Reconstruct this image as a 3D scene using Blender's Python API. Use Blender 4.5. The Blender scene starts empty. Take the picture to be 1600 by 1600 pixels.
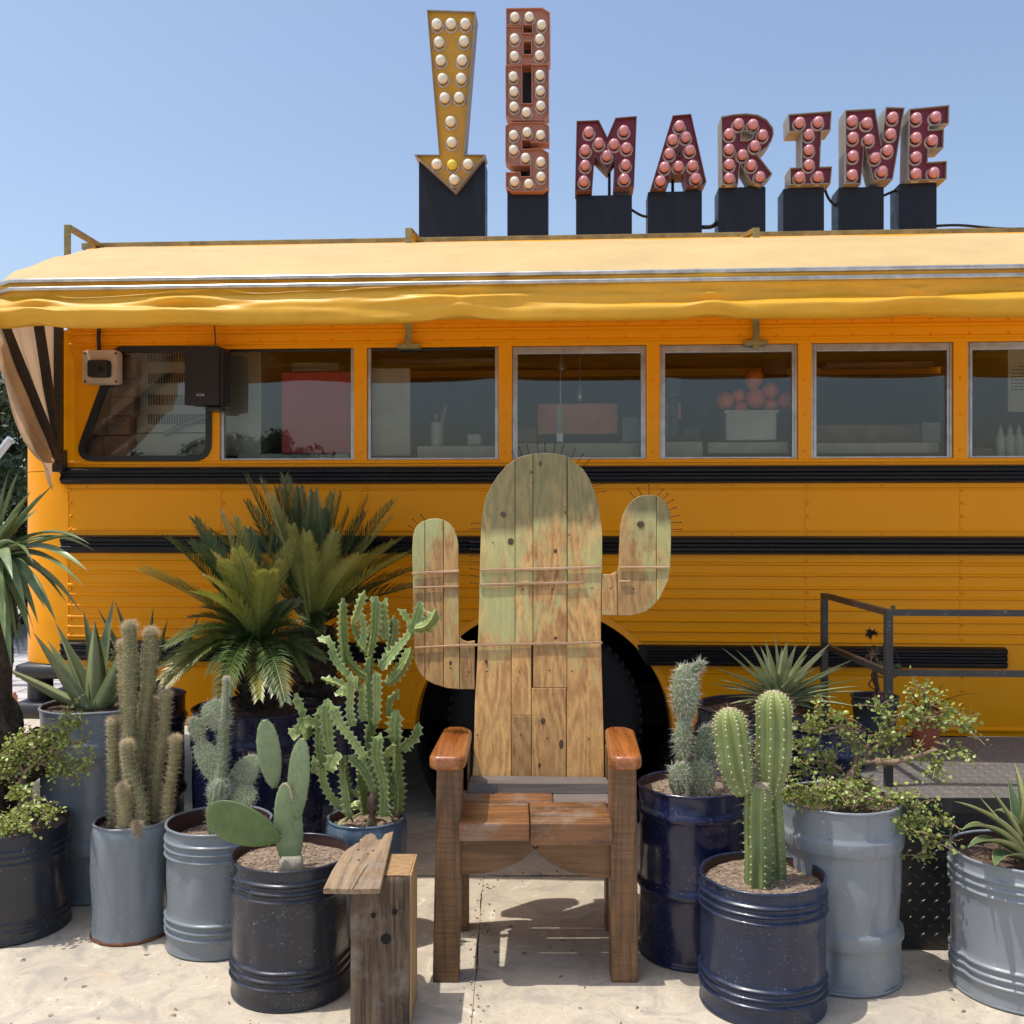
import bpy, bmesh, math, random
import numpy as np
from mathutils import Vector, Matrix, noise
from mathutils.geometry import tessellate_polygon
R = random.Random(7)
sc = bpy.context.scene
COL = sc.collection

# ---------------------------------------------------------------- camera, sky, sun
CAMH = 1.5
cam = bpy.data.cameras.new('camera'); camo = bpy.data.objects.new('camera', cam); COL.objects.link(camo)
camo.location = (0, 0, CAMH); camo.rotation_euler = (math.pi/2, 0, 0)
cam.sensor_width = 36; cam.lens = 36; cam.clip_start = .05; cam.clip_end = 2000
sc.camera = camo
SUN = Vector((.33, .055, -1)).normalized()
w = bpy.data.worlds.new('World'); sc.world = w; w.use_nodes = True
nt = w.node_tree; bg = nt.nodes['Background']
sky = nt.nodes.new('ShaderNodeTexSky'); sky.sky_type = 'NISHITA'; sky.sun_disc = False
sky.sun_elevation = math.asin(-SUN.z); sky.sun_rotation = math.atan2(-SUN.x, -SUN.y)
sky.air_density = 1.0; sky.dust_density = 2.8; sky.ozone_density = 1.2; sky.altitude = 0
nt.links.new(sky.outputs[0], bg.inputs[0]); bg.inputs[1].default_value = .125
sl = bpy.data.lights.new('sun', 'SUN'); sl.energy = 2.3; sl.angle = math.radians(.53); sl.color = (1, .945, .86)
so = bpy.data.objects.new('sun', sl); COL.objects.link(so); so.rotation_euler = SUN.to_track_quat('-Z', 'Y').to_euler()
so.location = (0, 0, 20)
sc.view_settings.view_transform = 'Standard'; sc.view_settings.look = 'None'; sc.view_settings.gamma = 1
sc.view_settings.exposure = 0.68
sc.render.engine = 'CYCLES'; sc.cycles.max_bounces = 8; sc.cycles.transparent_max_bounces = 12; sc.cycles.use_denoising = True

# ---------------------------------------------------------------- pixel (1600 px photo) -> world
def P(px, py, D): return Vector(((px-800)/1600*D, D, CAMH-(py-800)/1600*D))
def PZ(px, py, z):
    D = (CAMH-z)*1600/(py-800); return P(px, py, D)
TH = math.radians(3.54); CT, ST = math.cos(TH), math.sin(TH)
BX, BY = -.0277, 4.93
def B(px, py, n=0.0):
    u = (px-800)/1600
    s = (u*(BY+n*CT)-BX-n*ST)/(CT+u*ST)
    Y = BY-s*ST+n*CT
    return Vector((s, n, CAMH-(py-800)/1600*Y))
def BW(v): return Vector((BX+v[0]*CT+v[1]*ST, BY-v[0]*ST+v[1]*CT, v[2]))
def Bs(px, n=0.0): return B(px, 800, n)[0]
def Bz(py, px=800, n=0.0): return B(px, py, n)[2]

# ---------------------------------------------------------------- materials
MATS = {}
def srgb(r, g, b):
    f = lambda c: (c/255/12.92 if c/255 <= .04045 else ((c/255+.055)/1.055)**2.4)
    return (f(r), f(g), f(b), 1)
def newmat(name):
    m = bpy.data.materials.new(name); m.use_nodes = True; MATS[name] = m
    return m, m.node_tree, m.node_tree.nodes['Principled BSDF']
def N(t, typ, **k):
    n = t.nodes.new(typ)
    for a, v in k.items():
        if a == 'ins':
            for i, vv in v.items(): n.inputs[i].default_value = vv
        else: setattr(n, a, v)
    return n
def ramp(t, fac, stops):
    r = t.nodes.new('ShaderNodeValToRGB'); e = r.color_ramp.elements
    while len(e) < len(stops): e.new(.5)
    for el, (p, c) in zip(e, stops):
        el.position = p; el.color = c if len(c) == 4 else (*c, 1)
    t.links.new(fac, r.inputs[0]); return r.outputs[0]
def mix(t, fac, a, b, blend='MIX'):
    n = t.nodes.new('ShaderNodeMix'); n.data_type = 'RGBA'; n.blend_type = blend
    for i, v in ((0, fac), (6, a), (7, b)):
        if hasattr(v, 'is_linked'): t.links.new(v, n.inputs[i])
        else: n.inputs[i].default_value = v
    return n.outputs[2]
def noi(t, scale=5, detail=4, rough=.6, vec=None, sc3=None, dist=0):
    tc = t.nodes.new('ShaderNodeTexCoord'); v = vec or tc.outputs['Object']
    if sc3:
        mp = t.nodes.new('ShaderNodeMapping'); mp.inputs['Scale'].default_value = sc3
        t.links.new(v, mp.inputs[0]); v = mp.outputs[0]
    n = t.nodes.new('ShaderNodeTexNoise'); n.inputs['Scale'].default_value = scale
    n.inputs['Detail'].default_value = detail; n.inputs['Roughness'].default_value = rough; n.inputs['Distortion'].default_value = dist
    t.links.new(v, n.inputs['Vector']); return n.outputs['Fac']
def bump(t, p, h, strength=.3, dist=.01):
    b = t.nodes.new('ShaderNodeBump'); b.inputs['Strength'].default_value = strength; b.inputs['Distance'].default_value = dist
    t.links.new(h, b.inputs['Height']); t.links.new(b.outputs[0], p.inputs['Normal']); return b
def simple(name, c, rough=.5, metal=0, var=.25, vs=6, bmp=0, bs=60, c2=None, rvar=0, coat=0, trans=0):
    m, t, p = newmat(name)
    c = (*c[:3], 1); d = c2 and (*c2[:3], 1) or tuple(x*(1-var) for x in c[:3])+(1,)
    f = noi(t, vs, 5, .65)
    t.links.new(ramp(t, f, [(.35, d), (.65, c)]), p.inputs['Base Color'])
    p.inputs['Roughness'].default_value = rough; p.inputs['Metallic'].default_value = metal
    p.inputs['Coat Weight'].default_value = coat
    if rvar:
        f2 = noi(t, vs*3, 4); t.links.new(ramp(t, f2, [(.3, (rough-rvar,)*3), (.7, (rough+rvar,)*3)]), p.inputs['Roughness'])
    if bmp: bump(t, p, noi(t, bs, 3), bmp, .004)
    if trans:
        tr = N(t, 'ShaderNodeBsdfTranslucent'); t.links.new(ramp(t, f, [(.35, d), (.65, c)]), tr.inputs[0])
        ms = N(t, 'ShaderNodeMixShader'); ms.inputs[0].default_value = trans
        t.links.new(p.outputs[0], ms.inputs[1]); t.links.new(tr.outputs[0], ms.inputs[2])
        t.links.new(ms.outputs[0], t.nodes['Material Output'].inputs[0])
    return m
def orand(t):
    oi = t.nodes.new('ShaderNodeObjectInfo'); return oi.outputs['Random']
def math_(t, op, a, b=None, c=None):
    n = t.nodes.new('ShaderNodeMath'); n.operation = op
    for i, v in enumerate((a, b, c)):
        if v is None: continue
        if hasattr(v, 'is_linked'): t.links.new(v, n.inputs[i])
        else: n.inputs[i].default_value = v
    return n.outputs[0]

def paint(name, c, rough=.35, scratch=None, dirt=.15, coat=0.0, sp=.5, rust=0, dust=(.28, .25, .2), wav=.3):
    """painted sheet metal: dust towards brownish, chips and scratches of their own"""
    m, t, p = newmat(name)
    base = mix(t, math_(t, 'MULTIPLY', noi(t, 3, 6, .7), dirt*2), (*c[:3], 1), (c[0]*.6+.04, c[1]*.6+.036, c[2]*.6+.028, 1))
    streak = noi(t, 9, 4, .7, sc3=(1, 1, .08))
    base = mix(t, ramp(t, streak, [(.55, (0, 0, 0)), (.8, (dirt,)*3)]), base, (*dust, 1))
    if scratch:
        s1 = noi(t, 260, 2, .5, sc3=(1, 1, .5)); s2 = noi(t, 14, 3, .6)
        f = math_(t, 'MULTIPLY', ramp(t, s1, [(.66, (0, 0, 0)), (.71, (1, 1, 1))]), ramp(t, s2, [(.45, (0, 0, 0)), (.6, (1, 1, 1))]))
        base = mix(t, f, base, (*scratch, 1))
    if rust:
        r1 = noi(t, 22, 6, .75); base = mix(t, ramp(t, r1, [(.665, (0, 0, 0)), (.70, (rust,)*3)]), base, (.16, .055, .02, 1))
        dp_ = noi(t, 30, 3, .6, sc3=(1, 1, .05)); base = mix(t, ramp(t, dp_, [(.64, (0, 0, 0)), (.76, (.35,)*3)]), base, (*[q*.55 for q in dust], 1))
    t.links.new(base, p.inputs['Base Color'])
    t.links.new(ramp(t, noi(t, 12, 5, .7), [(.3, (max(.04, rough-.08),)*3), (.7, (rough+.18,)*3)]), p.inputs['Roughness'])
    p.inputs['Coat Weight'].default_value = coat; p.inputs['Coat Roughness'].default_value = .08
    p.inputs['Specular IOR Level'].default_value = sp
    bump(t, p, noi(t, 7 if wav < .3 else 3.5, 2, .4), wav, .03)
    return m

def wood(name, light, dark, axis='Z', scale=1, rough=.6, knots=True, green=False, gloss=0, saw=False, cracks=False):
    m, t, p = newmat(name)
    tc = t.nodes.new('ShaderNodeTexCoord')
    off = t.nodes.new('ShaderNodeVectorMath'); off.operation = 'MULTIPLY_ADD'
    cb = t.nodes.new('ShaderNodeCombineXYZ'); r = orand(t)
    for i, k in enumerate((13., 7., 29.)): t.links.new(math_(t, 'MULTIPLY', r, k), cb.inputs[i])
    off.inputs[1].default_value = (1, 1, 1); t.links.new(tc.outputs['Object'], off.inputs[0]); t.links.new(cb.outputs[0], off.inputs[2])
    v = off.outputs[0]
    s = {'Z': (26, 26, 1.6), 'X': (1.6, 26, 26), 'Y': (26, 1.6, 26)}[axis]; s = tuple(q*scale for q in s)
    # cathedral rings: distorted bands across the grain
    field = noi(t, 1, 1.5, .4, vec=v, sc3=tuple(q*.32 for q in s))
    wv = math_(t, 'MULTIPLY_ADD', math_(t, 'SINE', math_(t, 'MULTIPLY', field, 70)), .5, .5)
    patch = noi(t, 5, 3, .6, vec=v)
    fine = noi(t, 3, 7, .8, vec=v, sc3=tuple(q*1.3 for q in s)); broad = noi(t, 2.2, 4, .6, vec=v, sc3=tuple(max(q*.12, .7) for q in s))
    f = math_(t, 'ADD', math_(t, 'MULTIPLY', wv, .13), math_(t, 'MULTIPLY_ADD', patch, .24, -.12)); f = math_(t, 'ADD', f, math_(t, 'MULTIPLY', fine, .85))
    c = ramp(t, f, [(.36, dark), (.60, light)])
    c = mix(t, ramp(t, broad, [(.35, (.55,)*3), (.65, (0, 0, 0))]), c, (*[q*.62 for q in light], 1), 'MIX')
    rr = ramp(t, r, [(0, (.66, .66, .64)), (.5, (.95, .9, .85)), (1, (1.12, 1.1, 1.05))]); c = mix(t, 1.0, c, rr, 'MULTIPLY')
    if green:
        sx = N(t, 'ShaderNodeSeparateXYZ'); t.links.new(tc.outputs['Object'], sx.inputs[0])
        nz = noi(t, 3.2, 5, .7, sc3=(1.2, 1, .6)); st = noi(t, 40, 4, .7, vec=v, sc3=(1, 1, .06))
        z = math_(t, 'ADD', sx.outputs[2], math_(t, 'MULTIPLY_ADD', r, .10, -.05))
        g = math_(t, 'ADD', z, math_(t, 'MULTIPLY_ADD', nz, 3.0, -1.56))
        g = math_(t, 'ADD', g, math_(t, 'MULTIPLY_ADD', st, 1.1, -.55))
        gf = ramp(t, math_(t, 'DIVIDE', g, 2.0), [(.50, (0, 0, 0)), (.61, (.6,)*3), (.74, (.92,)*3)])
        gc = mix(t, ramp(t, z, [(.0, (0, 0, 0)), (1.0, (0, 0, 0))]), (.27, .33, .15, 1), (.0, .1, .0, 1))
        dk = ramp(t, math_(t, 'DIVIDE', z, 2.0), [(.715, (0, 0, 0)), (.735, (1, 1, 1))])
        gc = mix(t, dk, (.40, .46, .19, 1), (.065, .105, .045, 1))
        gf = mix(t, math_(t, 'MULTIPLY', dk, .38), gf, (1, 1, 1, 1))
        c = mix(t, gf, c, mix(t, .45, gc, c, 'MULTIPLY') if False else mix(t, .22, gc, c))
    if cracks:
        ck = noi(t, 2.2, 5, .7, vec=v, sc3=tuple(q*.9 for q in s)); c = mix(t, ramp(t, ck, [(.30, (.95,)*3), (.37, (0, 0, 0))]), c, (.018, .012, .008, 1))
        c = mix(t, ramp(t, noi(t, 7, 5, .7, vec=v), [(.5, (0, 0, 0)), (.7, (.6,)*3)]), c, (.30, .27, .23, 1))
        fine = math_(t, 'ADD', fine, ramp(t, ck, [(.30, (0, 0, 0)), (.38, (.5,)*3)]))
    if knots:
        mk = N(t, 'ShaderNodeMapping'); mk.inputs['Scale'].default_value = {'Z': (1, .02, .55), 'X': (.5, 1, .6), 'Y': (1, .55, .6)}[axis]; t.links.new(v, mk.inputs[0])
        vo = N(t, 'ShaderNodeTexVoronoi'); vo.inputs['Scale'].default_value = 4.6; t.links.new(mk.outputs[0], vo.inputs['Vector'])
        kf = ramp(t, vo.outputs['Distance'], [(.045, (1, 1, 1)), (.075, (0, 0, 0))])
        c = mix(t, kf, c, (dark[0]*.42, dark[1]*.32, dark[2]*.28, 1))
    t.links.new(c, p.inputs['Base Color'])
    t.links.new(ramp(t, fine, [(.3, (rough-.12,)*3), (.7, (rough+.1,)*3)]), p.inputs['Roughness'])
    p.inputs['Coat Weight'].default_value = gloss; p.inputs['Coat Roughness'].default_value = .25
    h = f
    if saw:
        sw = noi(t, 60, 3, .7, sc3=(.12, .12, 2.2)); c = mix(t, ramp(t, sw, [(.40, (.45,)*3), (.55, (0, 0, 0))]), c, (dark[0]*.7, dark[1]*.65, dark[2]*.6, 1)); t.links.new(c, p.inputs['Base Color']); h = math_(t, 'ADD', f, math_(t, 'MULTIPLY', sw, 1.2))
    bump(t, p, h, .45, .004)
    return m

YEL = (.93, .355, .002)
M = {}
M['bus'] = paint('bus_yellow_paint', YEL, .3, dirt=.02, sp=.22, dust=(.55, .28, .07), wav=.4)
M['black'] = paint('black_rail_paint', (.005, .005, .007), .3, dirt=.01, scratch=(.06, .055, .05), sp=.3)
M['rubber'] = simple('black_rubber', (.012, .012, .013), .45, var=.4, bmp=.1)
M['tyre'] = simple('tyre_rubber', (.016, .016, .017), .8, var=.4, bmp=.3)
M['alu'] = simple('aluminium_frame', (.52, .51, .5), .35, .85, var=.3, vs=20)
M['rail_alu'] = simple('awning_rail_metal', (.62, .6, .56), .3, .8, var=.4, vs=12)
M['dark'] = simple('dark_underbody', (.008, .008, .008), .9)
M['inner'] = simple('bus_interior_panel', (.09, .06, .03), .7, var=.4, vs=2)
M['steel_black'] = paint('black_painted_steel', (.022, .022, .024), .35, dirt=.07, scratch=(.3, .3, .3))
M['rack'] = simple('olive_painted_angle_iron', (.36, .29, .10), .5, .1, var=.5, vs=14)
M['grey'] = paint('grey_drum_paint', (.185, .215, .24), .27, dirt=.14, scratch=(.42, .44, .46), rust=.7)
M['grey2'] = paint('pale_grey_drum_paint', (.235, .26, .285), .3, dirt=.12, scratch=(.5, .5, .5), rust=.6)
M['navy'] = paint('navy_drum_paint', (.007, .010, .045), .2, dirt=.06, scratch=(.28, .3, .4), coat=.15, rust=.3, dust=(.15, .17, .22))
M['navy_dusty'] = paint('dusty_navy_drum_paint', (.008, .017, .050), .28, dirt=.13, scratch=(.28, .32, .42), coat=.1, rust=.5, dust=(.16, .19, .25))
M['blackd'] = paint('worn_blue_black_drum_paint', (.011, .015, .028), .28, dirt=.16, scratch=(.30, .32, .36), coat=.15, rust=.5, dust=(.17, .19, .23))
M['slate'] = paint('slate_blue_drum_paint', (.10, .15, .21), .18, dirt=.12, coat=.3)
M['rust'] = simple('rusty_drum_lip', (.30, .11, .045), .75, .2, var=.6, vs=25)
M['drumin'] = simple('drum_inside', (.07, .028, .022), .7, var=.5)
M['soil'] = simple('gravelly_soil', (.36, .27, .19), .95, vs=70, c2=(.10, .065, .045), bmp=1, bs=160)
M['soild'] = simple('dark_soil', (.16, .105, .07), .95, vs=60, c2=(.05, .032, .022), bmp=1, bs=120)
M['pebble'] = simple('soil_grains', (.46, .38, .29), .9, vs=40, c2=(.2, .13, .09))
M['awn_top'] = simple('cream_yellow_awning_canvas', (.70, .50, .215), .6, var=.16, vs=3, trans=.16, bmp=.15, bs=9)
M['awn_val'] = simple('golden_awning_vinyl', (.90, .50, .035), .45, var=.14, vs=5, trans=.22, bmp=.2, bs=14)
M['awn_side'] = simple('beige_awning_side_canvas', (.66, .46, .28), .75, var=.2, vs=4, trans=.4, bmp=.2, bs=16)
# glass: clear body, mirror by fresnel
def glassm():
    m, t, p = newmat('window_glass'); t.nodes.remove(p)
    tr = N(t, 'ShaderNodeBsdfTransparent'); tr.inputs[0].default_value = (.93, .95, .94, 1)
    gl = N(t, 'ShaderNodeBsdfGlossy'); gl.inputs['Roughness'].default_value = .0; gl.inputs['Color'].default_value = (1, 1, 1, 1)
    fr = N(t, 'ShaderNodeFresnel'); fr.inputs[0].default_value = 1.58
    b = N(t, 'ShaderNodeBump'); b.inputs['Strength'].default_value = .12; b.inputs['Distance'].default_value = .02
    t.links.new(noi(t, 1.6, 1, .4), b.inputs['Height']); t.links.new(b.outputs[0], gl.inputs['Normal'])
    ms = N(t, 'ShaderNodeMixShader'); t.links.new(fr.outputs[0], ms.inputs[0]); t.links.new(tr.outputs[0], ms.inputs[1]); t.links.new(gl.outputs[0], ms.inputs[2])
    t.links.new(ms.outputs[0], t.nodes['Material Output'].inputs[0]); return m
M['glass'] = glassm()
M['plank'] = wood('green_washed_pine_plank', (.76, .455, .165), (.34, .15, .045), 'Z', 1.0, .55, green=True, knots=False)
M['pine'] = wood('varnished_pine_plank', (.50, .30, .125), (.25, .12, .042), 'Z', 1.0, .5)
M['band'] = wood('pale_wood_batten', (.60, .40, .25), (.36, .20, .10), 'X', 1, .6, knots=False)
M['leg'] = wood('rough_sawn_brown_timber', (.28, .145, .06), (.11, .052, .02), 'Z', 1.2, .5, knots=False, gloss=.15, saw=True)
M['apron'] = wood('brown_stained_board', (.27, .145, .062), (.11, .055, .024), 'X', .9, .55, knots=False)
M['arm'] = wood('varnished_reddish_arm_board', (.48, .17, .045), (.20, .055, .016), 'Y', .8, .3, knots=False, gloss=.6)
M['seat'] = wood('varnished_dark_seat_board', (.33, .135, .04), (.04, .016, .008), 'X', .8, .35, gloss=.4, knots=False, cracks=True)
M['seatgrey'] = wood('grey_weathered_strip', (.24, .205, .19), (.13, .11, .10), 'X', 1, .6, knots=False)
M['weather'] = wood('weathered_grey_timber', (.19, .135, .09), (.035, .024, .017), 'Z', 1.5, .85, cracks=True, knots=False)
M['fresh'] = wood('freshly_cut_timber', (.62, .40, .20), (.40, .22, .09), 'Z', .8, .7, knots=False)
M['board'] = wood('worn_grey_board', (.36, .26, .16), (.13, .085, .05), 'Y', 1.1, .75, cracks=True, knots=False)
M['nail'] = simple('rusty_dark_nail', (.03, .018, .014), .6, .5)
# ---------------------------------------------------------------- object helpers
ORG = {}
def link(o): COL.objects.link(o); return o
def thing(name, label, cat, loc=(0, 0, 0), group=None, rotz=0, kind=None):
    o = link(bpy.data.objects.new(name, None)); o.location = loc; o.rotation_euler = (0, 0, rotz); o.empty_display_size = .1
    o['label'] = label; o['category'] = cat
    if group: o['group'] = group
    ORG[o.name] = Vector(loc) if not rotz else Vector((0, 0, 0))
    return o
def mesh(name, V, F, mat, parent=None, smooth=False, kind=None, label=None, mi=None, local=False, flat_angle=None):
    """V in world coordinates; stored relative to the thing's base"""
    org = ORG.get(parent.name, Vector((0, 0, 0))) if parent else Vector((0, 0, 0))
    if local: org = Vector((0, 0, 0))
    me = bpy.data.meshes.new(name)
    if isinstance(V, np.ndarray): V = (V-np.array(org)).tolist()
    else: V = [(v[0]-org[0], v[1]-org[1], v[2]-org[2]) for v in V]
    me.from_pydata(V, [], F)
    for m in (mat if isinstance(mat, (list, tuple)) else [mat]): me.materials.append(m)
    if mi is not None: me.polygons.foreach_set('material_index', mi)
    if smooth: me.polygons.foreach_set('use_smooth', [True]*len(me.polygons))
    me.update()
    if smooth and flat_angle: me.set_sharp_from_angle(angle=math.radians(flat_angle))
    o = link(bpy.data.objects.new(name, me))
    if parent: o.parent = parent; ORG[o.name] = ORG.get(parent.name, Vector((0, 0, 0)))
    if kind: o['kind'] = kind
    if label: o['label'] = label
    return o
def tag(o, label, cat, group=None):
    o['label'] = label; o['category'] = cat
    if group: o['group'] = group
    return o
def share(o, loc, parent, name=None, scale=1, rot=None):
    c = bpy.data.objects.new(name or o.name.split('.')[0], o.data); link(c); c.parent = parent; c.location = loc; c.scale = (scale,)*3
    if rot is not None: c.rotation_euler = rot
    ORG[c.name] = ORG.get(parent.name, Vector((0, 0, 0))); return c
class G:
    """geometry collector"""
    def __init__(s): s.V = []; s.F = []; s.M = []
    def add(s, V, F, mi=0):
        o = len(s.V); s.V += [tuple(v) for v in V]; s.F += [tuple(i+o for i in f) for f in F]; s.M += [mi]*len(F); return s
    def box(s, x0, x1, y0, y1, z0, z1, bev=0, mi=0, tf=None, jit=0):
        V, F = boxg(x0, x1, y0, y1, z0, z1, bev)
        if tf: V = [tf(v) for v in V]
        return s.add(V, F, mi)
    def mesh(s, name, mat, parent=None, **k):
        return mesh(name, s.V, s.F, mat, parent, mi=s.M if isinstance(mat, (list, tuple)) else None, **k)
def boxg(x0, x1, y0, y1, z0, z1, bev=0):
    if bev <= 0:
        V = [(x, y, z) for x in (x0, x1) for y in (y0, y1) for z in (z0, z1)]
        return V, [(0, 1, 3, 2), (4, 6, 7, 5), (0, 4, 5, 1), (2, 3, 7, 6), (0, 2, 6, 4), (1, 5, 7, 3)]
    b = min(bev, (x1-x0)*.45, (y1-y0)*.45, (z1-z0)*.45)
    bm = bmesh.new(); bmesh.ops.create_cube(bm, size=1)
    for v in bm.verts: v.co = Vector(((x0+x1)/2+v.co.x*(x1-x0), (y0+y1)/2+v.co.y*(y1-y0), (z0+z1)/2+v.co.z*(z1-z0)))
    bmesh.ops.bevel(bm, geom=bm.edges[:], offset=b, segments=2, affect='EDGES', profile=.6)
    bm.verts.index_update(); V = [tuple(v.co) for v in bm.verts]; F = [tuple(v.index for v in f.verts) for f in bm.faces]; bm.free()
    return V, F
def prismg(poly, depth, bev=0):
    """polygon given as 3D points on a plane; extruded by vector depth; bevelled"""
    bm = bmesh.new(); vs = [bm.verts.new(p) for p in poly]; f = bm.faces.new(vs)
    r = bmesh.ops.extrude_face_region(bm, geom=[f]); nv = [g for g in r['geom'] if isinstance(g, bmesh.types.BMVert)]
    bmesh.ops.translate(bm, verts=nv, vec=depth)
    bmesh.ops.recalc_face_normals(bm, faces=bm.faces[:])
    if bev:
        es = [e for e in bm.edges if len(e.link_faces) == 2 and e.calc_face_angle(0) > .6]
        bmesh.ops.bevel(bm, geom=es, offset=bev, segments=1, affect='EDGES', clamp_overlap=True)
    bmesh.ops.triangulate(bm, faces=[f for f in bm.faces if len(f.verts) > 4])
    bm.verts.index_update(); V = [tuple(v.co) for v in bm.verts]; F = [tuple(v.index for v in f.verts) for f in bm.faces]; bm.free()
    return V, F
def frames(pts):
    pts = [Vector(p) for p in pts]; n = len(pts); T = []
    for i in range(n):
        a = pts[max(i-1, 0)]; b = pts[min(i+1, n-1)]; d = b-a
        T.append(d.normalized() if d.length > 1e-9 else Vector((0, 0, 1)))
    u = T[0].orthogonal().normalized(); out = []
    for i in range(n):
        u = (u-T[i]*u.dot(T[i])); u = u.normalized() if u.length > 1e-6 else T[i].orthogonal().normalized()
        out.append((pts[i], T[i], u, T[i].cross(u)))
    return out
def tubeg(pts, rad, sides=8, cap=True, ribs=0, depth=0, phase=0, uref=None):
    fr = frames(pts); V = []; F = []; n = len(fr)
    if not hasattr(rad, '__len__'): rad = [rad]*n
    for i, (p, t, u, v) in enumerate(fr):
        if uref is not None:
            u = Vector(uref); u = (u-t*u.dot(t)).normalized(); v = t.cross(u)
        for k in range(sides):
            a = 2*math.pi*k/sides+phase; r = rad[i]
            if ribs: r *= 1-depth*abs(math.sin(ribs*(a-phase)/2))**.8 if False else 1-depth*(.5-.5*math.cos(ribs*(a-phase)))
            V.append(p+u*(math.cos(a)*r)+v*(math.sin(a)*r))
    for i in range(n-1):
        for k in range(sides):
            a = i*sides+k; b = i*sides+(k+1) % sides; F.append((a, b, b+sides, a+sides))
    if cap: F.append(tuple(range(sides))[::-1]); F.append(tuple((n-1)*sides+k for k in range(sides)))
    return V, F
def bez(a, b, c, n):
    a, b, c = Vector(a), Vector(b), Vector(c)
    return [a*(1-t)**2+b*(2*t*(1-t))+c*t*t for t in [i/(n-1) for i in range(n)]]
def catm(pts, n):
    pts = [Vector(p) for p in pts]; out = []
    P_ = [pts[0]*2-pts[1]]+pts+[pts[-1]*2-pts[-2]]
    for i in range(len(pts)-1):
        a, b, c, d = P_[i:i+4]
        for k in range(n):
            t = k/n; out.append(.5*((2*b)+(c-a)*t+(2*a-5*b+4*c-d)*t*t+(3*b-a-3*c+d)*t**3))
    out.append(pts[-1]); return out
def latheg(prof, cx, cy, n=64, fn=None):
    V = []; F = []; m = len(prof)
    for i, (r, z) in enumerate(prof):
        for k in range(n):
            a = 2*math.pi*k/n; rr = r+(fn(a, z, r) if fn else 0); V.append((cx+rr*math.cos(a), cy+rr*math.sin(a), z))
    for i in range(m-1):
        for k in range(n):
            a = i*n+k; b = i*n+(k+1) % n; F.append((a, b, b+n, a+n))
    return V, F
def ballg(c, r, seg=10, ring=6, sc3=(1, 1, 1)):
    V = []; F = []
    for i in range(ring+1):
        ph = math.pi*i/ring
        for k in range(seg):
            a = 2*math.pi*k/seg
            V.append((c[0]+r*sc3[0]*math.sin(ph)*math.cos(a), c[1]+r*sc3[1]*math.sin(ph)*math.sin(a), c[2]+r*sc3[2]*math.cos(ph)))
    for i in range(ring):
        for k in range(seg):
            a = i*seg+k; b = i*seg+(k+1) % seg; F.append((a, a+seg, b+seg, b))
    return V, F
def spikes(pts, dirs, L, wd, rnd=R):
    """thin three-sided hairs"""
    V = []; F = []
    for p, d in zip(pts, dirs):
        l = L*(.6+.8*rnd.random()); d = d.normalized(); u = d.orthogonal().normalized(); v = d.cross(u); o = len(V)
        for k in range(3):
            a = k*2.0944; V.append(p+(u*math.cos(a)+v*math.sin(a))*wd/2)
        V.append(p+d*l); F += [(o, o+1, o+3), (o+1, o+2, o+3), (o+2, o, o+3)]
    return V, F

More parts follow.
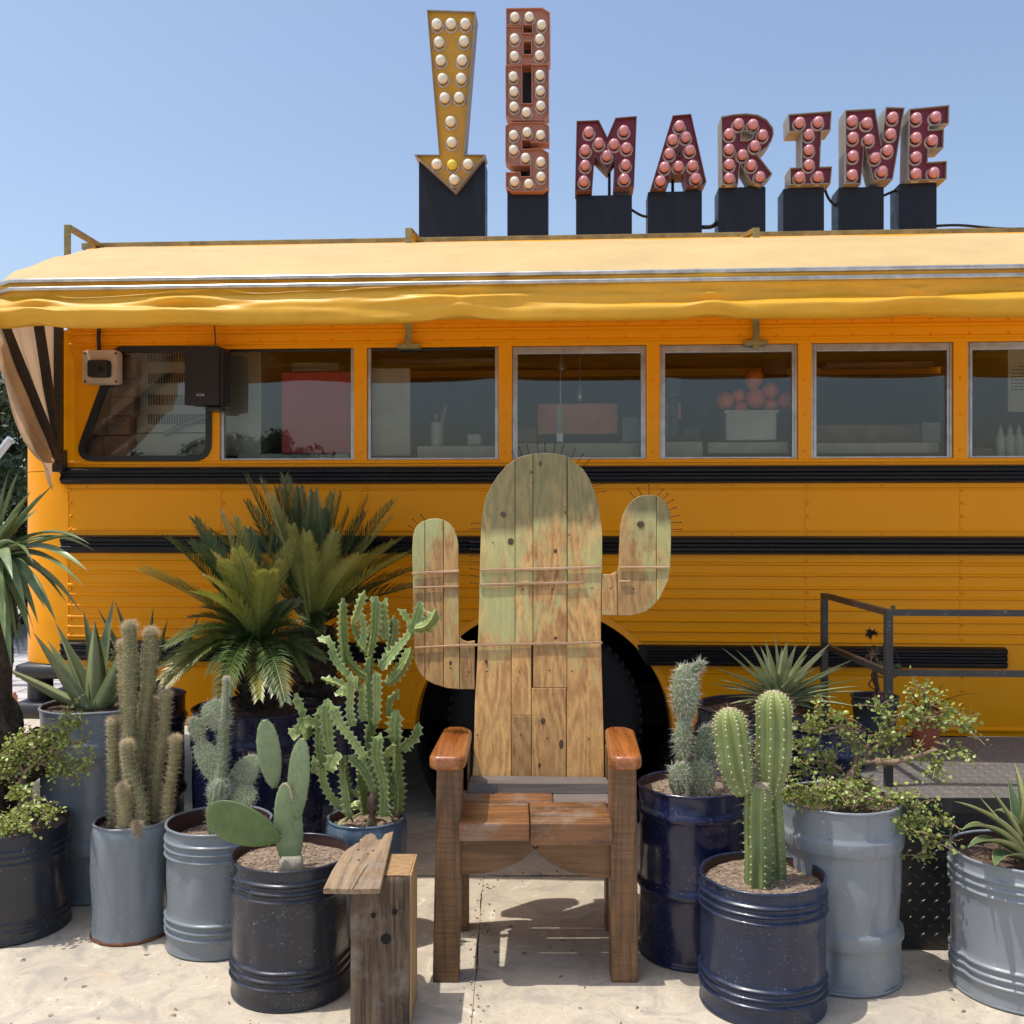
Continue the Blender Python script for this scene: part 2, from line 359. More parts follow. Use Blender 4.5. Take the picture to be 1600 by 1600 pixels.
# ---------------------------------------------------------------- ground
def ground():
    m, t, p = newmat('sandy_concrete')
    tcw = N(t, 'ShaderNodeNewGeometry').outputs['Position']
    f1 = noi(t, .9, 8, .68, vec=tcw, dist=.6); f2 = noi(t, 6, 8, .75, vec=tcw, dist=1.2); f3 = noi(t, 90, 3, .6, vec=tcw)
    c = ramp(t, f1, [(.3, (.37, .34, .29)), (.5, (.51, .44, .335)), (.7, (.57, .51, .41))])
    c = mix(t, ramp(t, f2, [(.38, (.75,)*3), (.52, (0, 0, 0))]), c, (.33, .30, .26, 1))
    c = mix(t, ramp(t, f2, [(.58, (0, 0, 0)), (.66, (.8,)*3)]), c, (.74, .69, .59, 1))
    c = mix(t, ramp(t, noi(t, 2.2, 5, .6, vec=tcw, dist=2), [(.6, (0, 0, 0)), (.72, (.4,)*3)]), c, (.50, .31, .17, 1))
    c = mix(t, ramp(t, f3, [(.3, (.35,)*3), (.45, (0, 0, 0))]), c, (.24, .21, .17, 1))
    t.links.new(c, p.inputs['Base Color']); p.inputs['Roughness'].default_value = .8
    h = math_(t, 'ADD', math_(t, 'MULTIPLY', f2, .7), math_(t, 'MULTIPLY', f3, .35)); bump(t, p, h, .35, .006)
    m2, t, p = newmat('pale_paving')
    br = N(t, 'ShaderNodeTexBrick'); br.inputs['Scale'].default_value = 1; br.inputs['Brick Width'].default_value = .6; br.inputs['Row Height'].default_value = .3
    br.inputs['Mortar Size'].default_value = .02; br.inputs['Color1'].default_value = (.55, .53, .52, 1); br.inputs['Color2'].default_value = (.47, .43, .42, 1); br.inputs['Mortar'].default_value = (.25, .23, .22, 1)
    geo = N(t, 'ShaderNodeNewGeometry'); t.links.new(geo.outputs['Position'], br.inputs[0])
    t.links.new(mix(t, ramp(t, noi(t, .6, 4), [(.4, (0, 0, 0)), (.7, (.4,)*3)]), br.outputs[0], (.33, .31, .29, 1)), p.inputs['Base Color']); p.inputs['Roughness'].default_value = .85
    S = 600
    mesh('ground', [(-S, -S, -.03), (S, -S, -.03), (S, S, -.03), (-S, S, -.03)], [(0, 1, 2, 3)], m2, kind='structure')
    sl_ = link(bpy.data.objects.new('concrete_floor', None)); sl_['kind'] = 'structure'
    # four slabs with a broken joint between them
    def jag(x, y, a=.008): return (noise.noise(Vector((x*9, y*9, 3)))*a*2+noise.noise(Vector((x*45, y*45, 8)))*a)
    jx, jy = -.118, 4.22
    def slab(xa, xb, ya, yb, el, er, ef, eb):
        g = []; n = 90
        for i in range(n): y = ya+(yb-ya)*i/n; g.append((xb-(.0006+max(0, jag(xb, y, .011)) if er else 0), y))
        for i in range(n): x = xb+(xa-xb)*i/n; g.append((x, yb-(.006+abs(jag(x, yb, .01)) if eb else 0)))
        for i in range(n): y = yb+(ya-yb)*i/n; g.append((xa+(.0006+max(0, jag(xa, y+5, .011)) if el else 0), y))
        for i in range(n): x = xa+(xb-xa)*i/n; g.append((x, ya+(.006+abs(jag(x, ya+5, .01)) if ef else 0)))
        V, F = prismg([(x, y, -.028) for x, y in g], Vector((0, 0, .028)), 0)
        mesh('slab', V, F, m, sl_)
    slab(-9, jx, -8, jy, 0, 1, 0, 1); slab(jx, 9, -8, jy, 1, 0, 0, 1)
    slab(-6.5, jx, jy, 8.2, 0, 1, 1, 0); slab(jx, 9, jy, 8.2, 1, 0, 1, 0)
    # crumbs along the joint
    g = G()
    for i in range(90):
        y = R.uniform(2.9, 4.3); x = jx+R.gauss(0, .025); r = R.uniform(.002, .006); g.add(*ballg((x, y, r*.4), r, 5, 3, (1, 1, .6)))
    for i in range(110):
        x = R.uniform(-1.6, 1.6); y = R.uniform(2.9, 3.7); r = R.uniform(.0012, .003); g.add(*ballg((x, y, r*.4), r, 5, 3, (1, 1, .6)))
    for i in range(60):
        x = R.uniform(-.1, 1.2); y = jy+R.gauss(0, .03); r = R.uniform(.003, .007); g.add(*ballg((x, y, r*.4), r, 5, 3, (1, 1, .6)))
    o = g.mesh('gravel_crumbs', M['pebble'], kind='stuff'); tag(o, 'loose crumbs of concrete and grit lying along the broken floor joint', 'gravel')
ground()

# ---------------------------------------------------------------- bus
SL, SR = Bs(105), Bs(1760)
bus = thing('school_bus', 'yellow-orange school bus with black rub rails parked side-on as a food truck', 'bus', (BX, BY, 0), rotz=-TH)
def bm_(name, V, F, mat, parent=None, **k): return mesh(name, V, F, mat, parent or bus, local=True, **k)
def bbox_(name, px0, px1, py0, py1, n0, n1, mat, parent=None, bev=.003, **k):
    a = B(px0, py0, min(n0, n1)); b = B(px1, py1, min(n0, n1))
    V, F = boxg(min(a[0], b[0]), max(a[0], b[0]), min(n0, n1), max(n0, n1), min(a[2], b[2]), max(a[2], b[2]), bev)
    return bm_(name, V, F, mat, parent, **k)
Z = lambda py: Bz(py, 791)
zb, z3b, z3t, z2b, z2t, z1b, z1t, zw0, zw1 = .45, Z(1038), Z(1005), Z(866), Z(837), Z(756), Z(728), Z(718), Z(541)
AC = B(848, 1150); ar = .62; acs, acz = AC[0], AC[2]
# lower side panel with the wheel arch cut out
pts = [(SL, zb), ]
th0 = math.asin((zb-acz)/ar)
arc = [(acs+ar*math.cos(a), acz+ar*math.sin(a)) for a in np.linspace(math.pi-th0, th0, 40)]
poly = [(SL, zb)]+arc+[(SR, zb), (SR, zw0), (SL, zw0)]
V, F = prismg([(s, 0, z) for s, z in poly], Vector((0, .03, 0)), 0)
bm_('side_panel', V, F, M['bus'])
# folded lip round the arch
V = []; F = []
for i, (s, z) in enumerate(arc):
    k = 1.0; d = Vector((s-acs, z-acz)).normalized()
    V += [(s+d.x*.03, -.003, z+d.y*.03), (s, -.012, z), (s-d.x*.004, .10, z-d.y*.004)]
for i in range(len(arc)-1):
    a = i*3
    F += [(a, a+1, a+4, a+3), (a+1, a+2, a+5, a+4)]
bm_('wheel_arch_lip', V, F, M['bus'], smooth=True, flat_angle=40)
# horizontal pressed ribs
def rib(s0, s1, z, h=.008, d=.009, nm='pressed_rib', mat=None):
    prof = [(0.001, z+h*1.4), (-d, z+h*.5), (-d, z-h*.3), (0.001, z-h)]
    V = [(s, n, zz) for s in (s0, s1) for n, zz in prof]; m_ = len(prof)
    F = [(i, i+1, i+1+m_, i+m_) for i in range(m_-1)]+[tuple(range(m_))[::-1], tuple(range(m_, 2*m_))]
    return bm_(nm, V, F, mat or M['bus'])
def cutarch(z, extra=.035):
    dz = z-acz
    if abs(dz) >= ar+extra: return [(SL+.004, SR)]
    h = math.sqrt((ar+extra)**2-dz*dz); return [(SL+.004, acs-h), (acs+h, SR)]
for y in (880, 897, 917, 932, 950, 968, 984, 999):
    for a, b in cutarch(Z(y)): rib(a, b, Z(y))
for y in (765, 829): rib(SL+.004, SR, Z(y), .006, .006)
for a, b in cutarch(Z(1048)): rib(max(a, SL), b, Z(1048), .006, .006)
for a, b in cutarch(zb+.03, .01): rib(a, b, zb+.03, .01, .012, 'skirt_edge')
# black rub rails, ridged
def rail(s0, s1, z0, z1, ridges=3, d=.028):
    prof = [(0.0, z1), (-d, z1-.006)]; H = (z1-z0-.012)/ridges
    for k in range(ridges):
        zt = z1-.006-k*H; prof += [(-d-.0, zt-.1*H), (-d-.009, zt-.3*H), (-d-.009, zt-.62*H), (-d, zt-.85*H)]
    prof += [(-d, z0+.006), (0, z0)]
    V = [(s, n, zz) for s in (s0, s1) for n, zz in prof]; m_ = len(prof)
    F = [(i, i+1, i+1+m_, i+m_) for i in range(m_-1)]+[tuple(range(m_))[::-1], tuple(range(m_, 2*m_))]
    return bm_('rub_rail', V, F, M['black'])
rail(SL-.02, SR, z1b, z1t, 2); rail(SL-.02, SR, z2b, z2t, 2)
rail(SL-.02, acs-.66, z3b, z3t, 3)
s3 = Bs(990); V, F = None, None
rr = rail(s3+.06, Bs(1570), z3b, z3t, 3)
bm_('rub_rail', [(s3, -.001, z3t), (s3+.06, -.028, z3t-.004), (s3+.06, -.028, z3b+.004), (s3+.06, -.001, z3b), (s3+.06, -.001, z3t)], [(0, 1, 2), (0, 2, 3), (0, 4, 1)], M['black'])
# panel seams and rivets
g = G(); gs = G()
seams = [Bs(x) for x in (107, 345, 563, 1258, 1500)]
for s in seams:
    for z in list(np.linspace(z1b-.03, z2t+.03, 4))+list(np.linspace(z2b-.03, z3t+.03, 6))+list(np.linspace(z3b-.04, zb+.03, 5)):
        if (s-acs)**2+(z-acz)**2 < (ar+.05)**2: continue
        g.add(*ballg((s+.012, -.002, z), .0085, 8, 4, (1, .8, 1)))
    gs.box(s-.001, s+.001, -.003, 0, z2t, z1b); gs.box(s-.001, s+.001, -.003, 0, max(z3t, acz+ar if abs(s-acs) < ar else 0), z2b)
for k in range(12):
    s = SL+.1+k*.35
    for z in (z1b-.012, z2t+.012, Z(724), z3b-.012):
        if (s-acs)**2+(z-acz)**2 > (ar+.05)**2: g.add(*ballg((s, -.001, z), .006, 7, 4, (1, .7, 1)))
for a in np.linspace(.2, math.pi-.2, 15): g.add(*ballg((acs+(ar+.045)*math.cos(a), -.002, acz+(ar+.045)*math.sin(a)), .007, 7, 4, (1, .7, 1)))
g.mesh('rivets', M['bus'], bus, local=True, smooth=True, kind='stuff'); gs.mesh('panel_seams', M['bus'], bus, local=True, kind='stuff')
# wheel well and wheel
wa = list(np.linspace(-.9, math.pi+.9, 40)); k_ = len(wa)
V = [(acs+(ar-.002)*math.cos(x), n, acz+(ar-.002)*math.sin(x)) for n in (.04, .75) for x in wa]+[(acs, .75, acz)]
F = [(i, i+1, i+1+k_, i+k_) for i in range(k_-1)]+[(k_+i, k_+i+1, 2*k_) for i in range(k_-1)]
bm_('wheel_well', V, F, M['dark'])
def yl(prof, cs, cz, n=64, fn=None):
    V, F = latheg([(r, y) for r, y in prof], 0, 0, n, fn); return [(cs+x, y, cz+z) for x, z, y in V], F
ws, wz = B(850, 1130)[0], .48
wheel = link(bpy.data.objects.new('wheel', None)); wheel.parent = bus
V, F = yl([(.28, .13), (.33, .09), (.42, .085), (.455, .10), (.475, .13), (.475, .33), (.455, .36), (.30, .36)], ws, wz, 72)
bm_('tyre', V, F, M['tyre'], wheel, smooth=True, flat_angle=50)
g = G()
for k in range(60):
    a = 2*math.pi*k/60; c, s_ = math.cos(a), math.sin(a)
    V, F = boxg(-.012, .012, .11, .35, .462, .479, 0); g.add([(ws+v[0]*s_+v[2]*c, v[1], wz-v[0]*c+v[2]*s_) for v in V], F)
g.mesh('tread_blocks', M['tyre'], wheel, local=True, kind='stuff')
V, F = yl([(.285, .12), (.28, .15), (.24, .2), (.14, .24), (.12, .12), (.0, .11)], ws, wz, 40)
bm_('rim', V, F, M['steel_black'], wheel, smooth=True, flat_angle=40)
bm_('axle', *tubeg([(ws, .3, wz), (ws, 2.2, wz)], .07, 10), M['dark'])
# rounded rear/front corner left of the flat side
def corner(z0, z1, bulge, nm):
    V = []; F = []; A = list(np.linspace(0, math.pi/2, 9)); zs = [z0, z0+.06, (z0+z1)/2, z1-.06, z1]
    r = SL-Bs(50, .22)
    for z in zs:
        for a in A: V.append((SL-r*math.sin(a)*(1.0 if True else 1), .22*(1-math.cos(a)), z))
        V.append((SL-r, 2.2, z))
    n = len(A)+1
    for i in range(len(zs)-1):
        for k in range(n-1): F.append((i*n+k, i*n+k+1, (i+1)*n+k+1, (i+1)*n+k))
    F.append(tuple(range(n))); F.append(tuple(range((len(zs)-1)*n, len(zs)*n))[::-1])
    return bm_(nm, V, F, M['bus'], smooth=True, flat_angle=35)
corner(B(60, 1033, .1)[2], Z(735), 0, 'corner_panel')
corner(Z(735)+.003, 2.40, 0, 'front_cowl')
# small headlamp-like bulge at upper left of the corner
a = B(52, 745, .22); V, F = boxg(a[0]-.005, a[0]+.10, .16, .6, B(50, 800, .22)[2]-.02, a[2]+.04, .04); bm_('corner_cap', V, F, M['bus'], smooth=True)
# bumper guard
gb = link(bpy.data.objects.new('bumper_guard', None)); gb.parent = bus
for nm, y0, y1, x0, x1, r in (('upper_bumper_tube', 1033, 1058, 36, 112, .035), ('lower_bumper_tube', 1092, 1120, 32, 108, .035)):
    a, b = B(x0, y0, .1), B(x1, y1, .1); V, F = boxg(a[0], b[0]+.1, .0, 1.8, b[2], a[2], .035); bm_(nm, V, F, M['steel_black'], gb, smooth=True, flat_angle=60)
a, b = B(50, 1058, .15), B(86, 1092, .15); bm_('bumper_post', *tubeg([((a[0]+b[0])/2, .12, b[2]-.01), ((a[0]+b[0])/2, .12, a[2]+.01)], (b[0]-a[0])/2, 20), M['steel_black'], gb, smooth=True, flat_angle=50)
# underbody frame
V, F = boxg(SL, SR, .35, 1.9, .42, .62); bm_('chassis', V, F, M['dark'])
# upper side: band over the windows, window posts, sill
V, F = boxg(SL, SR, 0, .05, zw1, 2.46, .0); bm_('window_header', V, F, M['bus'])
for y, h in ((533, .008), (515, .010), (503, .006)): rib(SL+.01, SR, Z(y), h, .014 if y != 533 else .008)
rib(SL, SR, Z(722), .008, .006, 'window_sill')
g = G()
for k in range(26):
    s = SL+.08+k*.178
    for y in (507, 528): g.add(*ballg((s, -.004, Z(y)), .006, 7, 4))
g.mesh('rivets', M['bus'], bus, local=True, smooth=True, kind='stuff')
wins = [(343, 553), (573, 779), (800, 1010), (1031, 1247), (1268, 1490), (1512, 1722)]
edges = [wins[0][0]]
for i, (a, b) in enumerate(wins[:-1]):
    bm_('window_post', *boxg(Bs(b), Bs(wins[i+1][0]), 0, .05, zw0-.001, zw1+.002, .001), M['bus'])
g = G()
for i, (a, b) in enumerate(wins[:-1]):
    s = (Bs(b)+Bs(wins[i+1][0]))/2
    for y in (596, 650, 706): g.add(*ballg((s, -.001, Z(y)), .008, 8, 4, (1, .7, 1)))
g.mesh('rivets', M['bus'], bus, local=True, smooth=True, kind='stuff')
bbox_('window_post', 1722, 1742, 541, 718, 0, .05, M['bus'])
# windows: frame + pane
for i, (a, b) in enumerate(wins):
    s0, s1 = Bs(a), Bs(b); top = .035 if i >= 2 else .010; fr = M['alu']; wd = .026 if i >= 2 else .018
    ftop = zw1-.001; f0 = zw0+.001
    w_ = link(bpy.data.objects.new('window', None)); w_.parent = bus
    g = G()
    g.box(s0+.001, s0+wd, .012, .042, f0, ftop, .002); g.box(s1-wd, s1-.001, .012, .042, f0, ftop, .002)
    g.box(s0+wd, s1-wd, .012, .042, ftop-top, ftop, .002, mi=0 if i >= 2 else 1); g.box(s0+wd, s1-wd, .012, .042, f0, f0+.010, .002)
    if i >= 2:
        g.box(s0+wd*.45, s0+wd*.55, .006, .014, f0, ftop, 0); g.box(s1-wd*.55, s1-wd*.45, .006, .014, f0, ftop, 0); g.box(s0+wd, s1-wd, .007, .013, ftop-.020, ftop-.016, 0)
    g.mesh('window_frame', [fr, M['rubber']], w_, local=True)
    V, F = boxg(s0+wd-.004, s1-wd+.004, .026, .031, f0+.006, ftop-top+.004); bm_('pane', V, F, M['glass'], w_)
# driver window: rounded trapezoid opening
def rpoly(pts, rad, n=6):
    out = []; m_ = len(pts)
    for i in range(m_):
        p, q, r_ = Vector(pts[i-1]), Vector(pts[i]), Vector(pts[(i+1) % m_]); k = rad[i]
        a = q+(p-q).normalized()*k; b = q+(r_-q).normalized()*k
        out += [tuple(a.lerp(q, t).lerp(q.lerp(b, t), t)) for t in [j/n for j in range(n+1)]]
    return out
def bz2(px, py): v = B(px, py); return (v[0], v[2])
op = rpoly([bz2(183, 545), bz2(328, 545), bz2(327, 717), bz2(120, 717)], [.03, .04, .08, .09])
def ringpoly(outer, inner, y0, y1):
    """plate between y0 and y1 with a hole"""
    tri = tessellate_polygon([[Vector((a, b, 0)) for a, b in outer], [Vector((a, b, 0)) for a, b in inner]])
    pts = list(outer)+list(inner); n = len(pts); V = [(a, y0, b) for a, b in pts]+[(a, y1, b) for a, b in pts]; F = []
    for t3 in tri: F.append(tuple(t3)); F.append(tuple(i+n for i in t3[::-1]))
    no = len(outer)
    for st_, m_ in ((0, no), (no, n-no)):
        for i in range(m_): a, b = st_+i, st_+(i+1) % m_; F.append((a, b, b+n, a+n))
    return V, F
def offs(poly, d):
    c = Vector((sum(p[0] for p in poly)/len(poly), sum(p[1] for p in poly)/len(poly))); out = []; n = len(poly)
    for i in range(n):
        e = Vector(poly[(i+1) % n])-Vector(poly[i-1]); nn = Vector((e.y, -e.x)).normalized()
        if nn.dot(Vector(poly[i])-c) < 0: nn = -nn
        out.append((poly[i][0]+nn.x*d, poly[i][1]+nn.y*d))
    return out
V, F = ringpoly([(SL, zw0), (Bs(343), zw0), (Bs(343), zw1), (SL, zw1)], op, 0, .04); bm_('window_surround', V, F, M['bus'])
dw = link(bpy.data.objects.new('window', None)); dw.parent = bus; dw['label'] = 'slanted front window in a rounded black rubber seal'
V, F = ringpoly(offs(op, .012), offs(op, -.016), -.010, .03); bm_('window_seal', V, F, M['rubber'], dw)
V, F = prismg([(a, .008, b) for a, b in offs(op, -.012)], Vector((0, .005, 0))); bm_('pane', V, F, M['glass'], dw)
# roof
prof = [(0.0, 2.46), (.02, 2.60), (.08, 2.74), (.2, 2.85), (.4, 2.92), (.7, 2.965), (1.2, 3.0), (1.7, 2.965), (2.0, 2.92), (2.2, 2.85), (2.32, 2.74), (2.38, 2.6), (2.4, 2.46)]
def sweep(pr, s0, s1, th=.02):
    V = []; n = len(pr)
    inn = [(1.2+(a-1.2)*.985, b-th) for a, b in pr]
    for s in (s0, s1): V += [(s, a, b) for a, b in pr]+[(s, a, b) for a, b in inn]
    F = []
    for i in range(n-1): F += [(i, i+1, 2*n+i+1, 2*n+i), (n+i+1, n+i, 3*n+i, 3*n+i+1), (i+1, i, n+i, n+i+1), (2*n+i, 2*n+i+1, 3*n+i+1, 3*n+i)]
    F += [(0, 2*n, 3*n, n), (n-1, 2*n-1, 4*n-1, 3*n-1)]
    return V, F
bm_('roof', *sweep(prof, SL, SR), M['bus'], smooth=True, flat_angle=30)
# far side, floor, ends (interior)
zc = .95
bm_('far_side', *boxg(SL, SR, 2.36, 2.40, .45, 2.46), M['inner'])
bm_('floor', *boxg(SL, SR, .78, 2.35, .63, .66), M['inner'])
bm_('inner_lining', *boxg(SL, acs-.66, .032, .05, .66, zw0-.005), M['inner']); bm_('inner_lining', *boxg(acs+.66, SR, .032, .05, .66, zw0-.005), M['inner']); bm_('inner_lining', *boxg(acs-.659, acs+.659, .032, .05, 1.08, zw0-.005), M['inner'])
bm_('light_blocking_skirt', *boxg(SL, SR, 2.30, 2.34, .12, .449), M['dark']); bm_('light_blocking_box', *boxg(SL+.5, SR-.3, 1.1, 1.9, .14, .418, .03), M['dark']); bm_('mud_flap', *boxg(acs-.35, acs+.35, .72, .74, .10, .6), M['rubber'])  # far skirt and long tank box added to keep light from under the bus
bm_('end_wall', *boxg(SR-.03, SR, .06, 2.34, .66, 2.62), M['bus']); bm_('end_wall', *boxg(SR-.03, SR, .3, 2.1, 2.621, 2.86), M['bus'])
bm_('front_wall', *boxg(SL+.01, SL+.04, .06, 2.34, .66, 2.62), M['bus'])
bm_('ceiling', *boxg(SL, SR, .10, 2.3, 2.50, 2.52), M['inner'])
# ---------------------------------------------------------------- awning
awn = thing('awning', 'cream and golden fabric awning stretched along the top of the yellow bus', 'awning', (BX, BY, 0), rotz=-TH)
AS0, AS1 = SL-.02, SR
def SI(n): return .20*max(0, -n)/.88      # the sides close in towards the front bar
AFN, AFZ = -.88, Bz(434, 791, -.88)          # front bar
ABN, ABZ = -.02, Bz(377, 791, -.02)          # back edge
def am(name, V, F, mat, parent=None, **k): return mesh(name, V, F, mat, parent or awn, local=True, **k)
def nz(x, y, z=0.): return noise.noise(Vector((x, y, z)))
# top canvas
V = []; F = []; ns, nr = 150, 14
for i in range(ns+1):
    s = AS0+(AS1-AS0)*i/ns
    for j in range(nr+1):
        t = j/nr; n = ABN+(AFN-ABN)*t; z = ABZ+(AFZ+.012-ABZ)*t
        e = max(0, 1-(s-AS0)/.22)
        z += .045*math.sin(math.pi*t)*.6+.006*nz(s*.8, t*2.3, 1)+.004*nz(s*3, t*5, 4)*(1+3*e)
        if e > 0: z -= .075*e*e*(1-t)+.010*math.sin(t*11+s*30)*e
        # sag between hoops
        z -= .008*abs(math.sin((s-AS0)*math.pi/1.68))*math.sin(math.pi*t)*0+.0
        s2 = s+(SI(n)-.03*t)*max(0, 1-(s-AS0)/1.0)
        V.append((s2, n, z))
for i in range(ns):
    for j in range(nr): a = i*(nr+1)+j; F.append((a, a+nr+1, a+nr+2, a+1))
am('top_canvas', V, F, M['awn_top'], smooth=True)
# two metal rails along the front edge
for dz, dn in ((.012, 0), (-.022, -.004)):
    g = G()
    e0 = AS0+.20; pts = [(e0-.06, AFN+.08, AFZ+dz-.05), (e0-.05, AFN+.02, AFZ+dz-.016), (e0+.04, AFN+dn-.012, AFZ+dz)]+[(AS0+.4+k*.5, AFN+dn-.012, AFZ+dz+.002*nz(k, dz)) for k in range(13) if AS0+.4+k*.5 < AS1]
    am('front_rail', *tubeg(pts, .0105, 8), M['rail_alu'], smooth=True)
# hanging rolled valance with gathers
gath = [(Bs(x, AFN), a) for x, a in ((60, .5), (290, 1.), (720, .9), (1110, .5), (1430, 1.1), (1760, .8))]
V = []; F = []; ns, nr = 420, 34
for i in range(ns+1):
    s = AS0+.165+(AS1-AS0-.165)*i/ns
    dg = min(abs(s-g_)/a_ for g_, a_ in gath); gk = math.exp(-(dg/.16)**2)
    sgn = 1
    for j in range(nr+1):
        t = j/nr                                   # 0 top .. 1 wraps under and back up
        drop = .152+.004*nz(s*.5, 0, 5)-.012*gk
        a = math.pi*1.15*max(0, t-.45)/.55
        if t < .45:
            n = AFN-.002-.038*(t/.45)**1.5; z = AFZ-.026-(drop-.055)*(t/.45)+.036*(1 if j == 0 else 0)
        else:
            n = AFN-.012-.028+.0275*(1-math.cos(a))*1.3; z = AFZ-.026-(drop-.055)-.055*math.sin(a)*1.0
        # long drag folds fanning out from the gathers
        f = 0
        for g_, a_ in gath:
            dx = s-g_; w_ = math.exp(-abs(dx)/.42)*a_
            f += w_*(.013*math.sin(19*(t-.55)/(1+abs(dx)*2.6)+1.6*abs(dx)+g_*9)+.006*(1-abs(math.sin(17*(t-.5)/(1+abs(dx)*4)+g_*5))**.5))*min(1, t*3)
        f += .020*nz(s*.35+3, t*4.0+s*.3, 2)+.005*nz(s*1.6, t*9+s*.8, 7)+.0035*nz(s*6, t*12, 9)
        f += .010*gk*math.sin(t*30)*min(1, t*2)
        hang = .003*math.sin(min(1, t/.6)*math.pi*.5)*nz(s*.55, 2.2, 6)
        V.append((s, n-f*1.15-.006*gk, z+f*.35+hang))
for i in range(ns):
    for j in range(nr): a = i*(nr+1)+j; F.append((a, a+nr+1, a+nr+2, a+1))
am('rolled_valance', V, F, M['awn_val'], smooth=True)
# side cheek: hinge, three ribs, beige canvas in pleats
hin = B(98, 722, -.03); hz = hin[2]; hs = AS0-.005
ribs = [(Bz(497, 107, -.02)+.25, -.035), None]
tips = [(-.035, ABZ-.17), (-.46, ABZ-.25), (-.86, AFZ-.14)]
for (n, z), nm in zip(tips, 'abc'):
    d = Vector((0, n-(-.035), z-hz)); L = d.length; d.normalize(); p = Vector((0, -d.z, d.y))
    cs = [(-.017, -.017), (.017, -.017), (.017, .017), (-.017, .017)]
    V = [Vector((hs+a, -.035, hz))+d*t+p*b+Vector((SI(d.y*t), 0, 0)) for t in (-.03, L) for a, b in cs]
    am('folding_rib', V, [(0, 1, 5, 4), (1, 2, 6, 5), (2, 3, 7, 6), (3, 0, 4, 7), (0, 3, 2, 1), (4, 5, 6, 7)], M['steel_black'])
am('hinge_plate', *boxg(hs-.02, hs+.03, -.065, -.004, hz-.05, hz+.06, .006), M['steel_black'])
V = []; F = []; na, nl = 46, 16; th_a = math.pi/2
for i in range(na+1):
    u = i/na
    # edge points run from the wall top, round the front bar, down to the drooping lower front corner
    if u < .62: k = u/.62; n, z = -.03+(AFN+.03)*k, ABZ-.02+(AFZ-.03-ABZ+.02)*k-.055*math.sin(math.pi*min(1, k*1.0+.25))*(1-k*.5)
    else: k = (u-.62)/.38; n, z = AFN-.06*math.sin(k*math.pi)-.02, AFZ-.03-(.30)*k
    for j in range(nl+1):
        t = j/nl; r = t
        nn = -.035+(n+.035)*r; zz = hz+(z-hz)*r
        if u > .62: zz -= .13*math.sin(math.pi*min(1, r*1.1))*((u-.62)/.38)**1.3
        pl = .030*math.sin(u*21+.6)*math.sin(math.pi*min(1, t*1.0+.02))+.012*nz(u*9, t*3, 3)
        V.append((hs-.012-abs(pl)*1.1+SI(nn), nn, zz))
for i in range(na):
    for j in range(nl): a = i*(nl+1)+j; F.append((a, a+nl+1, a+nl+2, a+1))
am('side_canvas', V, F, M['awn_side'], smooth=True)
# drooping lower flap that hangs down past the hinge
V = []; F = []
L1 = [Vector((0, -.88, AFZ-.28)), Vector((0, -.66, 2.00)), Vector((0, -.36, 1.80)), Vector((0, -.13, 1.70)), Vector((0, -.05, 1.60))]
L2 = [Vector((0, -.80, AFZ-.17)), Vector((0, -.55, 2.10)), Vector((0, -.28, 1.93)), Vector((0, -.10, 1.77)), Vector((0, -.03, 1.70))]
A1, A2 = catm(L1, 6), catm(L2, 6)
for i, (a, b) in enumerate(zip(A1, A2)):
    for j in range(7):
        t = j/6; q = a.lerp(b, t); V.append((hs-.03-.035*math.sin(t*math.pi)-.008*nz(i*.4, t*3)+SI(q.y), q.y, q.z))
for i in range(len(A1)-1):
    for j in range(6): a = i*7+j; F.append((a, a+7, a+8, a+1))
am('side_flap', V, F, M['awn_side'], smooth=True)

# ---------------------------------------------------------------- roof rack of angle iron with brackets
rack = thing('roof_rack', 'olive angle-iron bar with upright brackets along the bus roof behind the awning', 'rack', (BX, BY, 0), rotz=-TH)
def rm(name, V, F, mat=None, **k): return mesh(name, V, F, mat or M['rack'], rack, local=True, **k)
rz0 = Bz(377, 791, .33); rz1 = Bz(370, 791, .33)
rm('long_bar', *boxg(B(130, 0, .33)[0], SR, .31, .35, rz0-.01, rz1, .003))
for px in (105, 637, 1179, 1722):
    s = Bs(px+2, -.03); zt = Bz(352 if px < 200 else 359, px, -.03)+(.0); w_ = .016
    if px > 200: zt = B(px, 357, -.03)[2]
    rm('upright_bracket', *boxg(s-w_, s+w_, -.045, -.035, B(px, 545, -.03)[2] if px > 200 else 2.7, zt, .002))
    rm('bracket_flange', *boxg(s-w_, s-w_+.006, -.035, 0.0, 2.44, zt-.05, .001))
    if px > 200: rm('bracket_foot', *boxg(s-.055, s+.055, -.05, -.012, zw1-.012, zw1+.008, .002))
    V = [(s+a, -.04+.37*t, zt-(zt-rz1+.012)*t-b) for t in (0, 1) for a, b in ((-w_, 0), (w_, 0), (w_, .02), (-w_, .02))]
    rm('bracket_strut', V, [(0, 1, 5, 4), (1, 2, 6, 5), (2, 3, 7, 6), (3, 0, 4, 7), (0, 3, 2, 1), (4, 5, 6, 7)])

